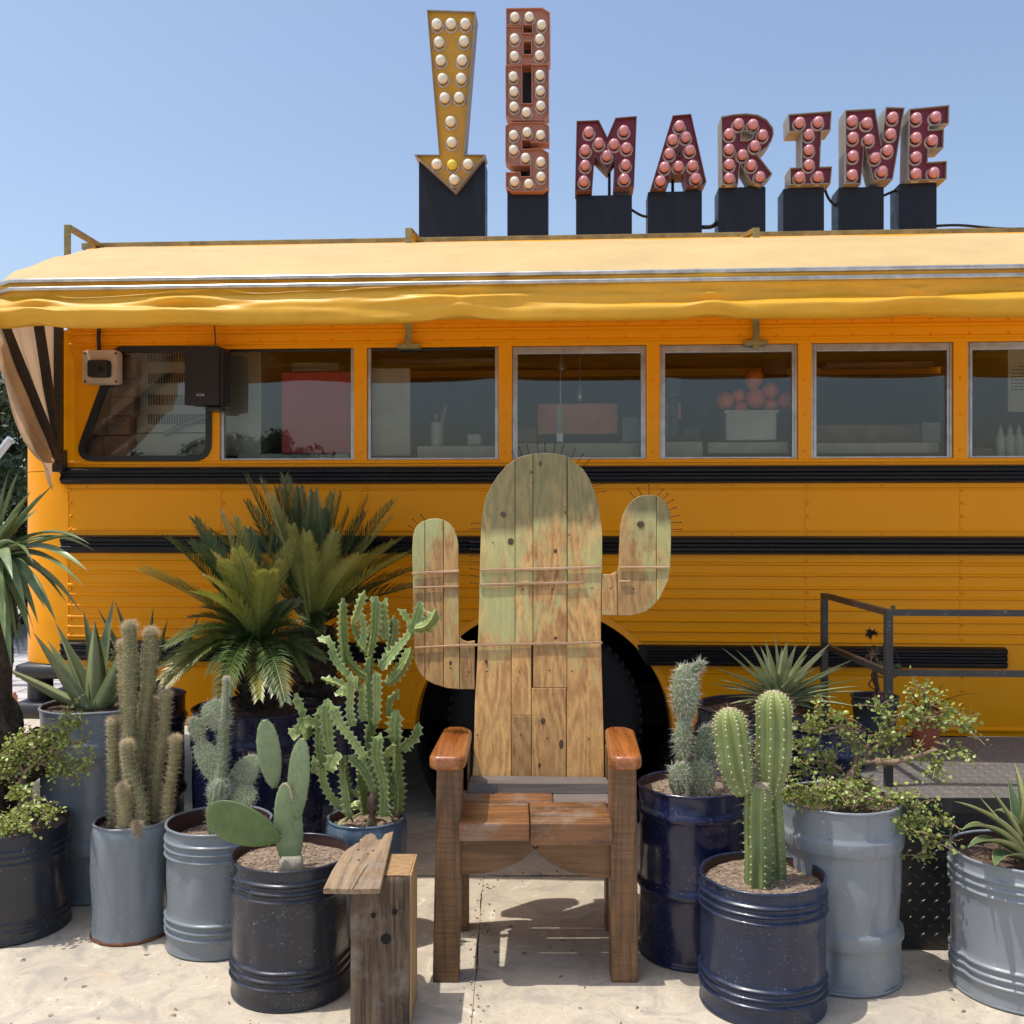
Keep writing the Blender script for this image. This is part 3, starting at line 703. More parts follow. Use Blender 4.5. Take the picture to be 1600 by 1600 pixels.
# ---------------------------------------------------------------- roof letters
M['maroon'] = paint('maroon_letter_face', (.17, .010, .022), .3, dirt=.02)
M['terra'] = paint('faded_terracotta_letter_face', (.46, .19, .12), .5, dirt=.15)
M['gold'] = paint('mustard_arrow_face', (.60, .30, .015), .4, dirt=.1, scratch=(.8, .5, .05))
M['ret'] = paint('weathered_letter_return', (.30, .28, .24), .5, dirt=.4)
M['retm'] = paint('maroon_letter_return', (.16, .06, .05), .5, dirt=.4)
M['sbox'] = paint('black_sign_box', (.008, .011, .02), .4, dirt=.03, sp=.3)
M['bpink'] = simple('pink_bulb', (.60, .25, .25), .12, var=.12, vs=30, coat=.5)
M['bwhite'] = simple('cream_bulb', (.80, .74, .60), .12, var=.12, vs=30, coat=.5)
M['byel'] = simple('yellow_bulb', (.80, .62, .05), .12, var=.1, vs=30, coat=.5)
M['sock'] = simple('pale_bulb_socket_ring', (.60, .52, .46), .5, var=.3, vs=40)
NL = .50        # face plane of the letters behind the bus side
def sockm(mat, nm):
    V, F = latheg([(.0, -.004), (.036, -.004), (.036, .002), (.033, .006), (.026, .004)], 0, 0, 18); return mesh(nm, [(x, -z, y) for x, y, z in V], F, mat, smooth=True, flat_angle=35)
def bulbobj(mat, nm):
    V, F = ballg((0, 0, 0), .0285, 16, 10, (1, .95, 1)); return mesh(nm, V, F, mat, smooth=True)
protos = {k: bulbobj(M[k], 'bulb') for k in ('bpink', 'bwhite', 'byel')}; psock = sockm(M['sock'], 'socket_ring')
def clean(px): return [tuple(p) for p in px]
def letter(name, label, cv, outer, holes, bulbs, face, ret, bulb, box, rs=1.0, depth=.14, ysc=None, nn=NL, group='letters and arrow on the bus roof', yb=None):
    cvt = lambda x, y: B(*cv(x, y), nn)
    O = [cvt(x, y) for x, y in outer]; H = [[cvt(x, y) for x, y in h] for h in holes]
    x0 = min(v[0] for v in O); x1 = max(v[0] for v in O)
    base = Vector(((x0+x1)/2, nn+.1, 2.95)); base_w = BW(base)
    t = thing(name, label, 'sign letter' if 'arrow' not in name else 'sign arrow', base_w, group); t.rotation_euler = (0, 0, -TH); ORG[t.name] = Vector((0, 0, 0))
    L = lambda v: (v[0]-base[0], v[1]-base[1], v[2]-base[2])
    O = [L(v) for v in O]; H = [[L(v) for v in h] for h in H]; y0 = O[0][1]
    loops = [O]+H
    # face sits recessed inside the rim of the channel
    tri = tessellate_polygon([[Vector((v[0], v[2], 0)) for v in lp] for lp in loops]); pts = sum(loops, [])
    V = [(v[0], y0+.022, v[2]) for v in pts]; mesh('letter_face', V, [tuple(q) for q in tri], face, t, local=True)
    V = [(v[0], y0+depth, v[2]) for v in pts]; mesh('letter_back', V, [tuple(q) for q in tri], ret, t, local=True)
    g = G(); tk = .004
    for li, lp in enumerate(loops):
        n = len(lp); P2 = [(v[0], v[2]) for v in lp]
        area = sum(P2[i][0]*P2[(i+1) % n][1]-P2[(i+1) % n][0]*P2[i][1] for i in range(n)); sg = 1 if area > 0 else -1
        if li: sg = -sg
        off = []
        for i in range(n):
            a = Vector(P2[i])-Vector(P2[i-1]); b = Vector(P2[(i+1) % n])-Vector(P2[i]); a.normalize(); b.normalize()
            na_ = Vector((a.y, -a.x)); nb_ = Vector((b.y, -b.x)); m_ = (na_+nb_); m_ = m_/max(.5, m_.length_squared)*2 if m_.length > .1 else na_
            off.append((P2[i][0]-sg*m_.x*tk*-1, P2[i][1]-sg*m_.y*tk*-1))
        V = []
        for (a, b), (c, d) in zip(P2, off): V += [(a, y0, b), (a, y0+depth, b), (c, y0, d), (c, y0+depth, d)]
        F = []
        for i in range(n):
            k = (i+1) % n; F += [(4*i, 4*k, 4*k+1, 4*i+1), (4*i+2, 4*i+3, 4*k+3, 4*k+2), (4*i, 4*i+2, 4*k+2, 4*k), (4*i+1, 4*k+1, 4*k+3, 4*i+3)]
        g.add(V, F)
    g.mesh('letter_return', ret, t, local=True)
    for bl in bulbs:
        v = L(cvt(bl[0], bl[1])); bt = bl[2] if len(bl) > 2 else bulb
        rg = share(psock, (v[0], y0+.019, v[2]-.004), t, 'socket_ring', rs)
        share(protos[bt], (v[0], y0-.004, v[2]+.002), t, 'bulb', rs)
    if box:
        bx0, bx1, by0, by1 = box; a = L(B(bx0, by0, nn+.02)); b = L(B(bx1, by1, nn+.02))
        mesh('base_box', *boxg(a[0], b[0], y0+.05, y0+.05+.16, -.06, a[2], .003), M['sbox'], t, local=True)
    return t
c2 = lambda x, y: (880+x/5, 150+y/5); c3 = lambda x, y: (1190+x/5, 150+y/5); c1 = lambda x, y: (620+x/4, y/4)
letter('sign_letter', 'maroon marquee letter M with pink bulbs on a black roof box', c2,
  [(110, 200), (275, 193), (345, 335), (412, 175), (570, 162), (548, 705), (400, 712), (408, 480), (348, 568), (240, 457), (220, 735), (98, 738)], [],
  [(200, 285), (474, 275), (173, 425), (278, 372), (397, 380), (495, 407), (340, 470), (172, 545), (487, 540), (162, 668), (477, 650)], M['maroon'], M['retm'], 'bpink', (900, 988, 303, 372))
letter('sign_letter', 'maroon marquee letter A with pink bulbs beside the letter M', c2,
  [(860, 157), (995, 145), (1113, 668), (1095, 690), (972, 700), (945, 603), (840, 608), (800, 718), (690, 718)], [[(915, 405), (893, 472), (928, 472)]],
  [(908, 238), (857, 345), (957, 325), (830, 453), (988, 425), (792, 560), (900, 552), (1012, 545), (760, 667), (1036, 645)], M['maroon'], M['retm'], 'bpink', (1013, 1098, 297, 370))
letter('sign_letter', 'maroon marquee letter R with pink bulbs and rounded bowl', c2,
  [(1240, 165), (1330, 147), (1430, 140), (1520, 150), (1590, 188), (1635, 250), (1640, 300), (1625, 345), (1590, 395), (1510, 455), (1628, 607), (1550, 690), (1470, 665), (1378, 515), (1362, 685), (1245, 690)],
  [[(1390, 268), (1470, 268), (1495, 300), (1480, 335), (1440, 350), (1385, 348)]],
  [(1370, 222), (1482, 228), (1298, 300), (1556, 308), (1298, 420), (1497, 393), (1400, 463), (1298, 537), (1468, 543), (1298, 645), (1535, 635)], M['maroon'], M['ret'], 'bpink', (1124, 1198, 290, 370))
letter('sign_letter', 'maroon marquee letter I with pink bulbs and slab ends', c3,
  [(215, 147), (543, 122), (535, 262), (465, 268), (450, 558), (546, 555), (535, 678), (228, 688), (228, 565), (318, 560), (318, 270), (220, 272)], [],
  [(297, 212), (442, 207), (368, 305), (370, 425), (370, 540), (297, 638), (440, 633)], M['maroon'], M['ret'], 'bpink', (1226, 1290, 292, 367))
letter('sign_letter', 'maroon marquee letter N with pink bulbs next to the final E', c3,
  [(660, 115), (885, 103), (937, 385), (977, 90), (1113, 95), (1022, 645), (880, 655), (803, 365), (772, 680), (662, 680)], [],
  [(708, 198), (822, 215), (1024, 172), (714, 328), (838, 343), (1008, 300), (714, 472), (985, 428), (886, 485), (708, 620), (940, 592)], M['maroon'], M['ret'], 'bpink', (1313, 1384, 290, 365))
letter('sign_letter', 'maroon marquee letter E with pink bulbs, rightmost on the roof', c3,
  [(1160, 105), (1462, 75), (1460, 208), (1305, 228), (1303, 268), (1420, 262), (1416, 400), (1300, 408), (1293, 522), (1443, 512), (1440, 642), (1150, 655)], [],
  [(1208, 177), (1358, 168), (1206, 330), (1332, 350), (1206, 480), (1204, 610), (1344, 603)], M['maroon'], M['ret'], 'bpink', (1408, 1467, 284, 362))
letter('sign_arrow', 'mustard marquee arrow with cream bulbs pointing down at the bus', c1,
  [(192, 65), (487, 75), (415, 968), (545, 970), (365, 1195), (120, 970), (268, 970)], [],
  [(250, 155), (338, 153), (428, 153), (265, 267), (420, 262), (275, 380), (408, 380), (288, 494), (402, 494), (300, 615), (390, 613), (337, 762), (344, 893), (250, 1030), (346, 1034, 'byel'), (445, 1030), (360, 1126)],
  M['gold'], M['ret'], 'bwhite', (653, 757, 250, 374), rs=1.0)
for nm, lab, O, H, bl in (
  ('a', 'top faded terracotta marquee letter of the vertical stack with white bulbs', [(687, 55), (908, 52), (953, 80), (953, 380), (935, 395), (687, 400), (687, 165), (785, 165), (785, 210), (850, 210), (850, 150), (687, 150)], [[(788, 252), (845, 252), (845, 343), (788, 343)]],
   [(738, 112), (828, 110), (905, 160), (736, 245), (892, 248), (736, 355), (892, 350)]),
  ('b', 'middle faded terracotta marquee letter U of the vertical stack', [(683, 415), (778, 410), (778, 650), (847, 650), (847, 405), (945, 405), (945, 720), (920, 747), (720, 747), (685, 720)], [],
   [(728, 482), (895, 473), (732, 575), (897, 570), (733, 670), (900, 664), (810, 706)]),
  ('c', 'bottom faded terracotta marquee letter S above the narrow black box', [(683, 790), (710, 768), (910, 765), (947, 790), (947, 885), (838, 885), (838, 868), (778, 870), (778, 935), (905, 932), (945, 958), (945, 1165), (915, 1192), (720, 1192), (685, 1165), (685, 1080), (768, 1078), (768, 1108), (838, 1105), (838, 1028), (710, 1028), (683, 1005)], [],
   [(730, 848), (814, 830), (898, 848), (730, 940), (804, 990), (900, 1015), (902, 1107), (736, 1137), (825, 1152)])):
    letter('sign_letter', lab, c1, O, H, bl, M['terra'], M['terra'], 'bwhite', (792, 856, 290, 374) if nm == 'c' else None, rs=.9, depth=.10)
# thin support strut behind the stack and under the M and A
g = G()
for px, y0, y1 in ((952, 270, 310), (1051, 270, 310)):
    a = B(px, y0, NL+.10); b = B(px, y1, NL+.10); V, F = tubeg([a, b], .008, 6); g.add([BW(v) for v in V], F)
for px in (823,):
    a = B(px, 40, NL+.16); b = B(px, 372, NL+.16); V, F = boxg(a[0]-.07, a[0]+.07, a[1], a[1]+.03, 2.9, a[2]); g.add([BW(v) for v in V], F)
tag(g.mesh('support_post', M['sbox']), 'black steel support posts holding the roof letters from behind', 'post')
for o in list(protos.values())+[psock]: bpy.data.objects.remove(o)
# cables between the sign boxes
for i, (lab, pp) in enumerate((('thin black cable sagging between the M and A sign boxes', [(987, 328), (1003, 337), (1020, 340)]), ('doubled black cable between the A and R sign boxes', [(1095, 355), (1112, 354), (1122, 345), (1128, 338)]),
    ('black cable looping between the I and N sign boxes', [(1288, 294), (1296, 312), (1312, 328)]), ('short cable with white tie between the N and E sign boxes', [(1380, 306), (1398, 298), (1412, 292)]),
    ('black cables running off along the roof right of the letter E', [(1460, 353), (1500, 352), (1560, 357), (1620, 358)]), ('black cable lying beside the arrow sign box', [(755, 371), (775, 374), (795, 374)]))):
    V, F = tubeg(catm([BW(B(x, y, NL+.12)) for x, y in pp], 5), .007 if i != 1 else .011, 6); tag(mesh('cable', V, F, M['rubber'], smooth=True), lab, 'cable', 'cables between the roof signs')

# ---------------------------------------------------------------- speaker and camera on the bus wall
sp = thing('wall_speaker', 'dark brown loudspeaker box mounted over the slanted bus window', 'speaker', BW(B(320, 636, -.1)), rotz=-TH)
b0 = B(320, 636, -.1)
def loc_(o, name, V, F, mat, **k): return mesh(name, [(v[0]-b0[0], v[1]-b0[1], v[2]-b0[2]) for v in V], F, mat, o, local=True, **k)
M['spk'] = simple('dark_brown_speaker_plastic', (.010, .006, .005), .6, var=.3, bmp=.2, bs=300)
a, b = B(289, 541, -.18), B(343, 633, -.18)
V, F = boxg(a[0], b[0], -.19, -.165, b[2], a[2], .008); loc_(sp, 'grille', V, F, M['spk'])
V, F = boxg(a[0]+.004, b[0]+.012, -.162, -.05, b[2]+.004, a[2]-.002, .012); loc_(sp, 'cabinet', V, F, simple('speaker_cabinet', (.010, .008, .007), .5))
V, F = boxg((a[0]+b[0])/2-.01, (a[0]+b[0])/2+.06, -.12, -.0, b[2]-.018, b[2], .004); loc_(sp, 'mount_bracket', V, F, M['steel_black'])
lg = B(313, 617, -.19); V, F = boxg(lg[0]-.018, lg[0]+.018, -.194, -.19, lg[2]-.005, lg[2]+.005, .001); loc_(sp, 'badge', V, F, M['alu'])
g = G()
for k in range(3): g.box(lg[0]-.014+k*.010, lg[0]-.007+k*.010, -.1955, -.194, lg[2]-.003, lg[2]+.003)
V = g.V; F = g.F; loc_(sp, 'badge_lettering', V, F, M['spk'])
V, F = tubeg(catm([B(337, 545, -.1), B(336, 520, -.04), B(334, 495, -.03)], 5), .004, 5); loc_(sp, 'speaker_wire', V, F, simple('red_brown_wire', (.12, .02, .01), .5))
cm = thing('security_camera', 'beige square wall box with a small black camera at the bus corner', 'camera', BW(B(157, 573, -.05)), rotz=-TH)
b0 = B(157, 573, -.05)
M['beige'] = simple('beige_plastic', (.60, .46, .34), .5, var=.15)
a, b = B(129, 547, -.06), B(185, 600, -.06)
V, F = boxg(a[0], b[0], -.075, 0, b[2], a[2], .02); loc_(cm, 'junction_box', V, F, M['beige'], smooth=True, flat_angle=50)
a2, b2_ = B(140, 563, -.09), B(173, 590, -.09)
V, F = boxg(a2[0], b2_[0], -.125, -.07, b2_[2], a2[2], .016); loc_(cm, 'camera_body', V, F, M['rubber'], smooth=True, flat_angle=50)
c = B(157, 577, -.12); V, F = latheg([(0, .002), (.008, .002), (.010, .006), (.016, .006), (.017, -.01)], 0, 0, 20); loc_(cm, 'lens', [(c[0]+x, -.124-z, c[2]+y) for x, y, z in V], F, M['black'], smooth=True)
g = G()
for x, y in ((133, 552), (181, 552), (133, 596), (181, 596)):
    c = B(x, y, -.075); g.add(*ballg((c[0], -.076, c[2]), .006, 8, 4))
loc_(cm, 'screws', g.V, g.F, M['rubber'])
pts = catm([B(155, 547, -.03), B(154, 525, -.03), B(156, 495, -.03)], 14); V, F = tubeg(pts, [.011 if i % 2 else .0085 for i in range(len(pts))], 10); loc_(cm, 'corrugated_conduit', V, F, M['rubber'])

# ---------------------------------------------------------------- things inside the bus, seen through the glass
M['steel'] = simple('dull_stainless', (.32, .31, .25), .4, .3, var=.2, vs=2)
M['slot'] = simple('dark_slot', (.01, .01, .01), .9)
M['red'] = simple('red_board_paint', (.42, .008, .012), .45)
M['cream'] = simple('cream_board', (.40, .35, .26), .6)
M['coral'] = simple('orange_pink_board', (.55, .22, .11), .6)
M['brown'] = simple('brown_carton', (.22, .12, .075), .8, var=.4, vs=10)
M['whitep'] = simple('white_plastic', (.46, .44, .38), .4)
M['orange'] = simple('orange_peel', (.62, .11, .012), .45, bmp=.3, bs=200)
M['iron'] = simple('grey_pipe', (.16, .17, .18), .4, .4)
def inb(name, label, cat, px0, px1, py0, py1, n0, n1, mat, bev=.004, group=None):
    a = B(px0, py0, n0); b = B(px1, py1, n0); c = ((a[0]+b[0])/2, (n0+n1)/2, b[2])
    t = thing(name, label, cat, BW(c), group, rotz=-TH); ORG[t.name] = Vector((0, 0, 0)); t['c'] = 0; del t['c']
    V, F = boxg(a[0]-c[0], b[0]-c[0], n0-c[1], n1-c[1], 0, a[2]-b[2], bev); mesh('body', V, F, mat, t, local=True); t_c[t.name] = c
    return t
t_c = {}
def inp(t, name, V, F, mat, **k):
    c = t_c[t.name]; return mesh(name, [(v[0]-c[0], v[1]-c[1], v[2]-c[2]) for v in V], F, mat, t, local=True, **k)
ov = inb('vented_cabinet', 'pale metal cabinet with rows of vent slots behind the front bus window', 'cabinet', 213, 408, 548, 712, .16, .8, M['steel'])
g = G()
for y in (557, 591, 625, 655):
    for k in range(26):
        x = 232+k*4.0
        if 300 < x < 352 and y < 640: continue
        a, b = B(x, y-8, .158), B(x+1.9, y+8, .158); g.box(a[0], b[0], .154, .1585, b[2], a[2])
inp(ov, 'vent_slots', g.V, g.F, M['slot'], kind='stuff')
for pp in ([(270, 690), (262, 694), (256, 680), (285, 664), (330, 648)], [(275, 716), (290, 700), (330, 680)]):
    pass
    V, F = tubeg(catm([B(x, y, .13) for x, y in (pp if len(pp) == 3 else pp[2:])], 6), .011, 8); inp(ov, 'curved_pipe', V, F, M['iron'], smooth=True)
a, b = B(213, 676, .158), B(352, 677, .158); V, F = boxg(a[0], b[0], .1545, .1585, b[2], a[2]); inp(ov, 'drawer_gap', V, F, M['slot'])
for i, (x0, x1, y0, y1) in enumerate(((176, 212, 560, 590), (175, 211, 592, 619), (172, 210, 621, 649), (166, 203, 650, 679), (140, 165, 652, 680), (160, 200, 681, 712), (136, 159, 682, 712))):
    
    tt = inb('brown_carton', 'brown carton behind the slanted window, '+('topmost of the stack', 'second from the top', 'third from the top', 'fourth from the top at the right', 'upper carton of the short left stack', 'at the bottom right of the stack', 'at the bottom left corner of the glass')[i], 'box', x0, x1, y0, y1, .08+.01*(i % 2), .15, M['brown'], .006, 'cartons stacked inside the bus window')
inb('red_board', 'red panel leaning behind the second bus window', 'board', 440, 552, 582, 708, .09, .11, M['red'])
inb('cream_board', 'tall cream board standing behind the third bus window', 'board', 572, 641, 576, 712, .085, .105, M['cream'])
inb('counter_top', 'dull beige counter ledge behind the second bus window', 'counter', 372, 545, 709, 730, .12, .30, M['steel'])
inb('counter_top', 'pale counter block below the utensil jar', 'counter', 652, 775, 697, 730, .12, .50, M['cream'])
inb('counter_top', 'cream counter front right below the pendant lamp', 'counter', 806, 1000, 693, 730, .12, .50, M['cream'])
inb('counter_top', 'cream counter block left of the orange tub', 'counter', 1036, 1098, 690, 730, .12, .4, M['cream'])
inb('shelf', 'beige shelf holding the tub of oranges', 'shelf', 1106, 1232, 691, 708, .12, .40, M['cream'])
inb('shelf', 'long low beige shelf behind the wide empty bus window', 'shelf', 1275, 1468, 692, 708, .12, .40, M['cream'])
inb('drawer_chest', 'dark brown chest behind the empty bus window', 'chest', 1275, 1437, 664, 691, .30, .60, M['brown'])
inb('orange_partition', 'orange-pink board behind the window with the hanging lamp', 'board', 840, 965, 631, 678, .30, .32, M['coral'])
inb('orange_partition', 'small orange board at the left edge of the fruit window', 'board', 1036, 1064, 629, 655, .3, .32, M['coral'])
inb('white_canister', 'white canister standing behind the fruit window', 'canister', 1040, 1060, 656, 691, .30, .38, M['whitep'], .02)
mx = inb('metal_column', 'slim shiny metal column standing on the counter', 'column', 869, 880, 632, 691, .3, .33, M['alu'])
V, F = tubeg([B(876, 560, .31), B(876, 632, .31)], .005, 6); inp(mx, 'rod', V, F, M['alu'])
# utensil jar
jc = B(683, 697, .25); jar = thing('utensil_jar', 'white jar of wooden utensils on the counter', 'jar', BW(jc), rotz=-TH); ORG[jar.name] = Vector((0, 0, 0))
V, F = latheg([(.0, 0), (.034, 0), (.034, .118), (.030, .118), (.030, .02), (0, .02)], 0, 0, 20); mesh('jar_body', V, F, M['whitep'], jar, local=True, smooth=True, flat_angle=40)
for k, (dx, l) in enumerate(((.035, .2), (.02, .17), (-.005, .16))):
    V, F = tubeg([(dx*.2, 0, .03), (dx, .005*k, l-.05), (dx*1.25, .005*k, l)], [.004, .004, .009], 6); mesh('utensil', V, F, M['pine'], jar, local=True)
# white tub and oranges
tb = inb('orange_tub', 'white plastic tub heaped with oranges on the shelf', 'tub', 1134, 1214, 641, 688, .12, .28, M['whitep'], .012)
a, b = B(1131, 641, .12), B(1217, 645, .12); V, F = boxg(a[0], b[0], .115, .285, b[2], a[2], .003); inp(tb, 'tub_lip', V, F, M['whitep'])
for i, (x, y, r) in enumerate(((1133, 626, 13), (1153, 618, 10), (1176, 600, 9), (1180, 622, 15), (1204, 610, 12), (1204, 634, 11), (1228, 625, 12), (1157, 638, 10), (1178, 590, 14))):
    c = B(x, y, .17+.02*(i % 2)); o = mesh('orange_fruit', *ballg((0, 0, 0), r*.0034, 16, 10), M['orange'], smooth=True); o.location = BW(c)
    tag(o, 'orange heaped in the white tub, '+('at the far left', 'second from the left', 'small one below the topmost', 'large one in the middle', 'upper right of the heap', 'lower right by the rim', 'at the far right', 'low in front by the rim', 'topmost of the heap')[i], 'orange', 'oranges in the tub')
# clutter on the counters
for (lab, cat, x0, x1, y0, y1, n0, m_) in (
  ('dark box on the counter left of the hanging lamp window', 'box', 806, 838, 668, 692, .3, 'brown'), ('grey bin standing between the coral board and the window post', 'bin', 972, 1000, 650, 692, .25, 'iron'),
  ('dark cooler block on the counter beside the fruit tub', 'cooler', 1066, 1096, 668, 689, .3, 'rubber'), ('beige crate at the left of the wide empty window', 'crate', 1440, 1470, 660, 691, .35, 'cream'),
  ('brown shelf board high inside the third bus window', 'shelf', 590, 770, 560, 566, .5, 'brown'), ('brown shelf board high inside the wide window', 'shelf', 1290, 1460, 566, 572, .5, 'brown'),
  ('pale square panel hanging high inside the second bus window', 'panel', 455, 530, 566, 580, .5, 'steel'), ('small white container on the counter right of the utensil jar', 'container', 730, 752, 678, 696, .25, 'whitep'),
  ('dark pot hanging high behind the fruit window', 'pot', 1195, 1230, 560, 585, .4, 'rubber'), ('low dark tray on the counter in the last bus window', 'tray', 1520, 1552, 700, 716, .12, 'brown')):
    inb({'panel': 'menu_board', 'pot': 'hanging_pot'}.get(cat, cat), lab, cat, x0, x1, y0, y1, n0, n0+.12, M[m_], .01)
# hanging bulbs
for x, y, lab in ((906, 620, 'clear filament bulb hanging behind the window above the cactus chair'), (877, 575, 'smaller bulb socket hanging beside the metal column')):
    c = B(x, y, .4); pl = thing('pendant_lamp', lab, 'lamp', BW(c), 'hanging lamps in the bus', rotz=-TH); ORG[pl.name] = Vector((0, 0, 0))
    V, F = latheg([(0, -.03), (.018, -.022), (.024, 0), (.014, .03), (.010, .05), (.010, .075), (0, .078)], 0, 0, 14); mesh('bulb', V, F, M['alu'], pl, local=True, smooth=True)
    mesh('cord', *tubeg([(0, 0, .07), (0, 0, 2.5-c[2])], .003, 5), M['alu'], pl, local=True)
# drink mixer
c = B(1052, 690, .22); mxr = thing('drink_mixer', 'dark drink mixer with a curved hose at the left of the fruit window', 'mixer', BW(c), rotz=-TH); ORG[mxr.name] = Vector((0, 0, 0))
for nm, a in (('stand', (-.02, .02, -.02, .02, 0, .28)), ('motor_head', (-.035, .035, -.04, .04, .22, .31)), ('base_plate', (-.05, .06, -.05, .05, 0, .02))): mesh(nm, *boxg(*a, .008), M['rubber'], mxr, local=True)
q = lambda x, y: tuple(B(x, y, .22)-c); mesh('hose', *tubeg(catm([q(1062, 612), q(1085, 625), q(1100, 640), q(1110, 655)], 6), .006, 6), M['rubber'], mxr, local=True)
# bottles, notice
for i, x in enumerate((1563, 1578, 1592, 1606)):
    c = B(x, 715, .12); bt = thing('spray_bottle', 'white pump bottle behind the last bus window, '+('leftmost in the row', 'second from the left', 'third from the left', 'cut by the picture edge')[i], 'bottle', BW(c), 'white bottles in the bus window', rotz=-TH); ORG[bt.name] = Vector((0, 0, 0))
    V, F = latheg([(0, 0), (.021, 0), (.022, .01), (.022, .10), (.012, .115), (.010, .12)], 0, 0, 16); mesh('bottle_body', V, F, M['whitep'], bt, local=True, smooth=True)
    V, F = latheg([(.012, .12), (.012, .135), (.006, .14), (.006, .155), (0, .157)], 0, 0, 12); mesh('pump_cap', V, F, M['whitep'], bt, local=True, smooth=True)
    mesh('base_stand', *boxg(-.022, .022, -.02, .02, -.03, 0), M['cream'], bt, local=True)
nt_ = inb('paper_notice', 'beige paper notice with lines of text taped inside the last window', 'notice', 1575, 1640, 544, 643, .05, .052, M['cream'], 0)
g = G()
for k in range(8):
    y = 572+k*5.2; x = 1580
    if k == 0: x = 1592
    while x < 1634:
        l = R.uniform(3, 7); a, b = B(x, y, .048), B(x+l, y+1.4, .048); g.box(a[0], b[0], .0475, .0493, b[2], a[2]); x += l+1.5
inp(nt_, 'printed_lines', g.V, g.F, M['slot'], kind='stuff')
# ---------------------------------------------------------------- cactus chair
CHX = .082
ch = thing('cactus_chair', 'big wooden armchair with a green-washed cactus-shaped back, in the middle', 'chair', (CHX, 3.5, 0))
def KB(px, py, off=0):      # point on the leaning back board
    k = (py-800)/1600; D = 3.86/(1+.2*k)-off
    return P(px, py, D)
def clip(poly, x0, y0, x1, y1):
    def half(pts, f, inter):
        out = []
        for i in range(len(pts)):
            a, b = pts[i-1], pts[i]
            if f(b):
                if not f(a): out.append(inter(a, b))
                out.append(b)
            elif f(a): out.append(inter(a, b))
        return out
    ix = lambda X: (lambda a, b: (X, a[1]+(b[1]-a[1])*(X-a[0])/(b[0]-a[0])))
    iy = lambda Y: (lambda a, b: (a[0]+(b[0]-a[0])*(Y-a[1])/(b[1]-a[1]), Y))
    for f, it in ((lambda p: p[0] >= x0, ix(x0)), (lambda p: p[0] <= x1, ix(x1)), (lambda p: p[1] >= y0, iy(y0)), (lambda p: p[1] <= y1, iy(y1))):
        poly = half(poly, f, it)
        if not poly: return []
    return poly
def smooth2(pts, n=4):
    out = []
    for i in range(len(pts)-1):
        out.append(pts[i])
    out.append(pts[-1]); return out
trunk = [(737, 1228), (741, 1160), (742, 1100), (745, 1050), (747, 1000), (749, 940), (750, 880), (751.5, 830), (754, 800), (759, 778), (768, 758), (778, 743), (791, 728), (807, 716), (820, 711.5), (834, 709), (852, 708), (870, 709), (884, 712), (898, 722), (912, 734), (922, 750), (930, 770), (937, 797), (941, 830), (941, 880), (939, 930), (939, 1000), (942, 1100), (943.5, 1160), (944, 1228)]
larm = [(742, 1077), (720, 1077), (698, 1075), (678, 1069), (665, 1062), (655, 1051), (649, 1036), (647, 1010), (646, 960), (645, 900), (644, 860), (645, 840), (648, 827), (653, 820), (660, 815), (671, 811), (682.5, 810), (694, 813), (703, 819), (710, 828), (714, 840), (716, 852), (716.5, 920), (717, 992), (721.5, 1000), (730, 1003.5), (742, 1002)]
rarm = [(940.5, 897), (954, 898), (964.5, 893), (967.5, 884), (968.5, 850), (969.6, 824), (973.5, 806), (979, 794), (987, 783.5), (994, 778), (1002, 774.5), (1017, 773), (1025, 774), (1032, 777.5), (1039, 784), (1044, 792), (1047, 802), (1048.5, 815), (1048.5, 850), (1047, 890), (1044, 907), (1038, 920), (1030, 936), (1020, 947), (1010, 955), (999, 959), (985, 962), (972, 962), (940.5, 961)]
def plank(poly, rect, mat, th=.03, nm='plank', off=None, g=.38):
    p2 = clip(poly, rect[0]+g, rect[1]+g, rect[2]-g, rect[3]-g)
    if len(p2) < 3: return
    o = R.uniform(-.0022, .0022) if off is None else off
    V, F = prismg([KB(x, y, o) for x, y in p2], Vector((0, th, 0)), .0018)
    return mesh(nm, V, F, mat, ch)
for r in ((700, 700, 805, 1006), (805, 700, 833, 1006), (700, 1006, 799, 1240), (799, 1006, 830.5, 1118), (799, 1118, 830.5, 1240),
          (833, 700, 886, 1075), (830.5, 1075, 885, 1240), (886, 700, 960, 1006), (885, 1006, 960, 1240)):
    plank(trunk, r, M['plank'])
for r in ((600, 780, 664, 1090), (664, 780, 693, 1090), (693, 780, 718, 1090), (718, 980, 742, 1090)): plank(larm, r, M['plank'])
for r in ((940, 880, 964.5, 970), (964.5, 760, 1026, 970), (1026, 760, 1060, 970)): plank(rarm, r, M['plank'])
# backing board a little smaller so the joints read dark
def inset(poly, d):
    c = (sum(p[0] for p in poly)/len(poly), sum(p[1] for p in poly)/len(poly)); out = []; n = len(poly)
    ar_ = sum(poly[i-1][0]*poly[i][1]-poly[i][0]*poly[i-1][1] for i in range(n)); sg = 1 if ar_ > 0 else -1
    for i in range(n):
        e = Vector(poly[(i+1) % n])-Vector(poly[i-1]); e.normalize(); out.append((poly[i][0]-sg*e.y*d*-1*-1, poly[i][1]+sg*e.x*d))
    return out
for pl in (trunk, larm, rarm):
    V, F = prismg([KB(x, y, -.026) for x, y in inset(pl, 2.0)], Vector((0, .018, 0)), 0); mesh('backing_board', V, F, M['leg'], ch)
